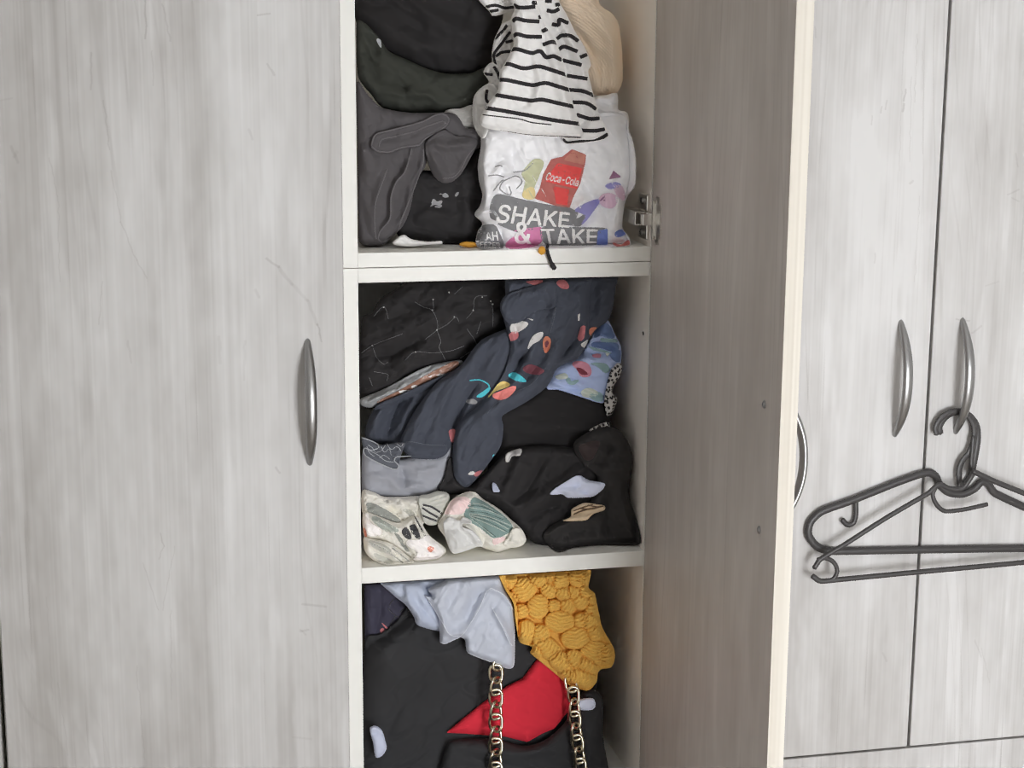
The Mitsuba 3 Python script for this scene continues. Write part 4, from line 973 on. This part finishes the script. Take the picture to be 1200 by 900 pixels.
# ------------------------------------------------------------------ clothes, lower compartment
l2 = lambda *p: Z(415, 660, 6, *p)
l3 = lambda *p: Z(570, 655, 5.453, *p)
l4 = lambda *p: Z(500, 760, 4.615, *p)
l5 = lambda *p: Z(410, 760, 6.316, *p)

g = thing('navy_top', 'dark navy top with faint flower sprigs in the left corner of the lower compartment', 'top')
c = Cloth([(428, 674), (452, 672), (466, 698), (482, 710), (482, 728), (462, 748), (440, 756), (428, 758)], 0.075, 10, 14, folds=[([(445, 685), (446, 715), (438, 745)], -4, 5, 8)], wrinkle=[(2, 70, 8, 20, 0)], back=0.12, step=2.4, box_=LB)
part(g, 'body', c.mesh, 'navy', True)
part(g, 'sprig_print', c.strokes([l2((235, 315), (265, 350), (290, 372), (250, 440)), l2((290, 372), (330, 385)), l2((320, 350), (355, 315)), l2((245, 300), (275, 255))], 0.7, 0.6, 1.0), 'shade_and_line', True)
part(g, 'flower_print', c.decal([l2((182, 470), (205, 455), (215, 485), (198, 500)), l2((190, 420), (205, 425), (238, 455), (228, 465))], 0.7, 1.2), 'petal_pink', True)

g = thing('black_dress', 'large black dress heaped behind the gold chains with a red lining showing', 'dress')
c = Cloth([(428, 748), (446, 742), (466, 726), (480, 708), (520, 700), (600, 690), (660, 700), (690, 740), (700, 790), (690, 840), (650, 880), (560, 975), (429, 975)], 0.075, 26, 40,
          folds=[([(440, 800), (500, 765), (560, 760)], 6, 22, 26), ([(450, 870), (470, 830), (500, 800)], -4, 6, 10), ([(440, 770), (470, 745), (500, 738)], 4, 8, 12), ([(520, 880), (540, 872), (580, 872)], 4, 6, 8)], wrinkle=[(3, -35, 20, 60, 0)], back=0.25, step=2.4, box_=LB)
part(g, 'body', c.mesh, 'black_cool', True)
c = Cloth(l4((105, 456), (200, 375), (300, 295), (430, 205), (520, 160), (590, 65), (640, 40), (720, 110), (764, 200), (784, 290), (772, 332), (692, 432), (622, 462), (545, 506), (420, 476), (330, 470), (200, 460)), 0.046, 7, 12, folds=[(l4((600, 100), (560, 250), (560, 480)), 2, 12, 16)], wrinkle=[(1, 30, 12, 30, 0)], back=0.008, step=2.4, box_=LB, smooth_outline=False)
part(g, 'lining', c.mesh, 'red', True, label='bright red lining')

g = thing('black_handbag', 'soft black bag below the red lining at the bottom of the photo', 'bag')
c = Cloth([(524, 872), (545, 866), (580, 866), (615, 874), (640, 866), (662, 846), (676, 820), (690, 806), (706, 818), (706, 860), (702, 975), (520, 975)], 0.042, 14, 14, folds=[([(545, 880), (600, 885), (650, 875)], 3, 6, 8), ([(690, 815), (688, 860), (692, 900)], 4, 7, 8)], wrinkle=[(2, 5, 14, 40, 0)], back=0.12, step=2.8, box_=LB)
part(g, 'body', c.mesh, 'black_cool', True)
c = Cloth(l5((148, 588), (175, 572), (205, 576), (240, 610), (262, 680), (272, 740), (242, 790), (196, 808), (180, 760), (172, 700), (155, 640)), 0.040, 5, 6, folds=[(l5((150, 640), (220, 625)), -2, 2, 3)], wrinkle=[(0.8, 60, 6, 12, 0)], back=0.01, step=1.6, box_=LB)
single('pale_label', c.mesh, 'lilac_white', 'pale lilac fabric label at the lower left by the cream side panel', 'label', True)
c = Cloth(l4((812, 302), (828, 274), (896, 268), (914, 300), (896, 331), (828, 332)), 0.022, 4, 5, back=0.008, step=1.6, box_=LB)
single('white_tag', c.mesh, 'blue_white', 'small rounded white tag right of the right-hand gold chain', 'tag', True)

# gold chains
def link_mesh(w_, h_, r, twist):
    s = np.linspace(0, 2 * np.pi, 28, endpoint=False)
    n = 2.6
    x = np.sign(np.cos(s)) * np.abs(np.cos(s)) ** (2 / n) * w_ / 2
    z = np.sign(np.sin(s)) * np.abs(np.sin(s)) ** (2 / n) * h_ / 2
    y = 0.0018 * np.sin(2 * s)
    p = np.stack([x, y, z], 1)
    a = math.radians(twist)
    R = np.array([[math.cos(a), -math.sin(a), 0], [math.sin(a), math.cos(a), 0], [0, 0, 1]])
    return tube(p @ R.T, r, 8, closed=True)


def chain(label, line, n, w_=0.0165, h_=0.0235, r=0.0021, pitch=0.0165):
    k = thing('gold_chain', label, 'chain')
    line = np.array(line, float)
    cum = np.concatenate([[0], np.cumsum(np.linalg.norm(np.diff(line, axis=0), axis=1))])
    for i in range(n):
        d = min((i + 0.3) * pitch, cum[-1] - 0.011)
        p, q = (np.array([np.interp(e, cum, line[:, k]) for k in range(3)]) for e in (d, d + 0.01))
        m = link_mesh(w_, h_, r, 26 if i % 2 == 0 else -26)
        t = q - p
        if np.linalg.norm(t) > 1e-9:
            m.apply_transform(trimesh.geometry.align_vectors([0, 0, -1], t))
        m.apply_translation(p)
        part(k, 'link', m, 'gold', True)


chain('gold curb chain hanging straight down over the red lining, left of the two', [at(np.array(float(a)), np.array(float(b)), y) for a, b, y in ((584, 770, 0.026), (581, 790, 0.018), (581, 840, 0.016), (580, 985, 0.014))], 10)
chain('gold curb chain below the mustard scarf, right of the two', [at(np.array(float(a)), np.array(float(b)), y) for a, b, y in ((668, 796, 0.026), (672, 815, 0.018), (674, 850, 0.016), (681, 905, 0.014), (684, 985, 0.014))], 8, 0.0145, 0.0235)

g = thing('sheer_blouse', 'sheer white blouse spilling down from under the middle shelf', 'blouse')
c = Cloth(l2((175, 90), (560, 40), (640, 40), (640, 480), (600, 478), (520, 462), (440, 432), (420, 380), (360, 292), (270, 220)), 0.036, 12, 9, folds=[(l2((370, 140), (370, 260), (430, 360), (520, 440)), 5, 6, 8), (l2((340, 140), (350, 240)), -4, 3, 4), (l2((490, 130), (540, 235)), -6, 4, 6), (l2((430, 150), (480, 210), (520, 330)), 4, 7, 8)], wrinkle=[(2.2, 60, 7, 20, 0)], back=0.02, step=2, box_=LB)
part(g, 'back_layer', c.mesh, mat('sheer_deep', lin(178, 186, 204), 0.6), True)
c = Cloth(l2((520, 180), (640, 120), (700, 50), (1010, 40), (1060, 190), (1116, 290), (1130, 400), (1130, 640), (1105, 742), (950, 692), (800, 632), (780, 542), (740, 522), (690, 545), (640, 570), (604, 556), (600, 480), (590, 380), (520, 262), (500, 230), (545, 232)), 0.024, 12, 8,
          folds=[(l2((520, 262), (600, 380), (660, 492), (760, 505), (880, 320), (960, 180)), 4.5, 3, 6), (l2((700, 130), (620, 230), (610, 360)), 4, 8, 10), (l2((930, 170), (860, 250), (790, 420)), -4, 4, 7), (l2((930, 170), (1060, 230), (1120, 330)), 3.5, 3, 5), (l2((970, 310), (1040, 440), (1110, 580)), 4, 3, 5), (l2((820, 100), (760, 250), (680, 420)), 4, 8, 9), (l2((900, 420), (960, 550), (1060, 660)), 2, 14, 14)],
          wrinkle=[(1.8, -60, 8, 26, 0)], back=0.012, step=1.8, box_=LB, seed=3)
part(g, 'front_layer', c.mesh, 'sheer', True)
for L in ([(522, 262), (600, 380), (660, 490), (700, 512), (760, 505), (820, 420), (880, 320), (930, 200), (965, 175)], [(970, 310), (1000, 370), (1040, 440), (1110, 580), (1128, 500)], [(965, 175), (1060, 230), (1118, 330)], [(604, 555), (640, 566), (740, 522)], [(800, 630), (950, 690), (1100, 738), (1128, 640)]):
    part(g, 'hem', c.cord(l2(*L), 0.5, 0.2), 'sheer_edge', True)

# chunky knit: leaf-shaped bobbles of thick yarn rows
PET = [(140, 140, 55, 60, 100), (240, 195, 75, 78, 60), (150, 250, 40, 60, 80), (215, 335, 45, 60, 80), (330, 305, 78, 70, 100), (250, 465, 62, 75, 20), (345, 480, 60, 62, 60), (470, 400, 68, 95, 95), (570, 505, 70, 92, 80), (395, 570, 110, 62, 40), (480, 660, 95, 62, 40), (600, 760, 100, 62, 10),
       (520, 740, 60, 55, 30), (690, 600, 80, 90, 100), (765, 610, 62, 85, 80), (640, 680, 80, 55, 30), (330, 130, 60, 50, 20), (400, 200, 58, 52, 40), (470, 140, 62, 60, 90), (590, 120, 65, 65, 80), (490, 220, 52, 48, 20), (560, 215, 55, 45, 20), (600, 270, 60, 52, 40), (520, 300, 55, 50, 30), (660, 400, 70, 58, 50), (610, 395, 50, 55, 60),
       (690, 470, 60, 50, 50), (640, 210, 45, 52, 80), (680, 330, 50, 50, 80), (560, 640, 60, 60, 40), (620, 130, 40, 60, 90), (300, 600, 55, 50, 40), (430, 300, 40, 50, 80), (410, 120, 50, 45, 0), (700, 260, 40, 50, 80)]


def knit(P, dist):
    x, y = (P[:, 0] - 570) * 5.453, (P[:, 1] - 655) * 5.453
    best, second = np.full(len(P), -7.0), np.full(len(P), -7.0)
    rng = np.random.default_rng(4)
    for (cx, cy, a, b, ang) in PET:
        th = math.radians(ang)
        u = (x - cx) * math.cos(th) + (y - cy) * math.sin(th)
        v = -(x - cx) * math.sin(th) + (y - cy) * math.cos(th)
        e = 1 - (u / (a * 1.04)) ** 2 - (v / (b * 1.04)) ** 2
        hh = 10 * np.clip(e, 0, 1) ** 0.5 + rng.uniform(-1.5, 1.5)
        rows = np.abs(np.sin(np.pi * (u + 0.35 * np.abs(v)) / 26 + rng.uniform(0, 3)))
        hh = hh + 4.2 * (rows ** 0.45 - 1) * np.clip(e * 3, 0, 1)
        hh = np.where(e > 0, hh, -7)
        second = np.maximum(second, np.minimum(best, hh))
        best = np.maximum(best, hh)
    return best - 4.5 * np.exp(-(best - second) / 1.2) * (second > -6)


g = thing('mustard_knit', 'chunky mustard yellow hand-knitted scarf hanging from under the shelf', 'scarf')
c = Cloth(l3((85, 60), (650, 40), (652, 180), (692, 220), (716, 330), (742, 440), (800, 540), (822, 610), (800, 690), (722, 712), (702, 790), (642, 842), (520, 802), (450, 742), (340, 652), (280, 602), (290, 562), (212, 532), (195, 460), (182, 370), (170, 280), (112, 180)), 0.036, 8, 12, extra=knit, back=0.05, step=1.05, box_=LB)
part(g, 'body', c.mesh, 'mustard_wool', True)


# ------------------------------------------------------------------ the hangers on the right handle
def rod(pts, y, r, flat=0.6, per=5):
    p = spline([at(np.array(float(a)), np.array(float(b)), y) for a, b in pts], per)
    return tube(p, r, 10, flat=flat)


YA, YB = -0.0235, -0.044
g = thing('clothes_hanger', 'thick black plastic clothes hanger with a straight trouser bar, flat against the doors', 'hanger')
part(g, 'frame', cat(rod([(1470, 590), (1440, 640), (1250, 642), (1100, 644), (980, 646), (960, 642), (948, 628), (950, 612), (964, 599), (1000, 586), (1050, 566), (1078, 556), (1090, 554), (1097, 559), (1101, 568), (1112, 577), (1128, 579), (1142, 573), (1150, 565), (1158, 567), (1166, 578), (1200, 594), (1300, 636), (1400, 640)][2:23] + [(1290, 634)], YA, 0.0052, 0.75),
                     rod([(1240, 642), (1300, 641)], YA, 0.0052, 0.75)), 'hanger_plastic', True)
part(g, 'hook', rod([(1102, 508), (1101, 500), (1108, 489), (1120, 483), (1134, 486), (1144, 498), (1146, 515), (1142, 540), (1138, 556), (1128, 572)], YA + 0.001, 0.0044, 0.55), 'hanger_plastic', True)
part(g, 'notch_hook', rod([(1003, 586), (1003, 604), (1000, 613), (993, 615), (987, 609)], YA, 0.0034, 0.7), 'hanger_plastic', True)
g = thing('clothes_hanger', 'thin black hanger with a round end clip, tilted in front of the thicker hanger', 'hanger')
part(g, 'frame', cat(rod([(1140, 552), (1150, 557), (1170, 566), (1200, 578), (1290, 614), (1302, 630), (1295, 648), (1200, 659), (1080, 670), (985, 679), (962, 681), (952, 675)], YB, 0.0036, 0.8),
                     rod([(1140, 556), (1128, 572), (1112, 572), (1100, 568), (1088, 578), (1040, 606), (990, 638), (962, 655), (954, 666)], YB, 0.0034, 0.8)), 'hanger_plastic', True)
part(g, 'clip_ring', rod([(958, 656), (967, 654), (977, 659), (981, 669), (977, 678), (968, 681)], YB, 0.0030, 0.8), 'hanger_plastic', True)
part(g, 'hook', rod([(1098, 509), (1097, 500), (1105, 488), (1119, 482), (1132, 485), (1141, 497), (1142, 512), (1136, 530), (1128, 540), (1124, 552), (1125, 572)], YA - 0.0038, 0.0042, 0.42), 'hanger_plastic', True)
part(g, 'stem', rod([(1141, 512), (1139, 535), (1138, 556)], YA - 0.006, 0.0036, 0.6), 'hanger_plastic', True)
part(g, 'inner_bar', rod([(1097, 570), (1093, 580), (1098, 592), (1108, 599), (1130, 597), (1157, 591)], YB, 0.0030, 0.8), 'hanger_plastic', True)
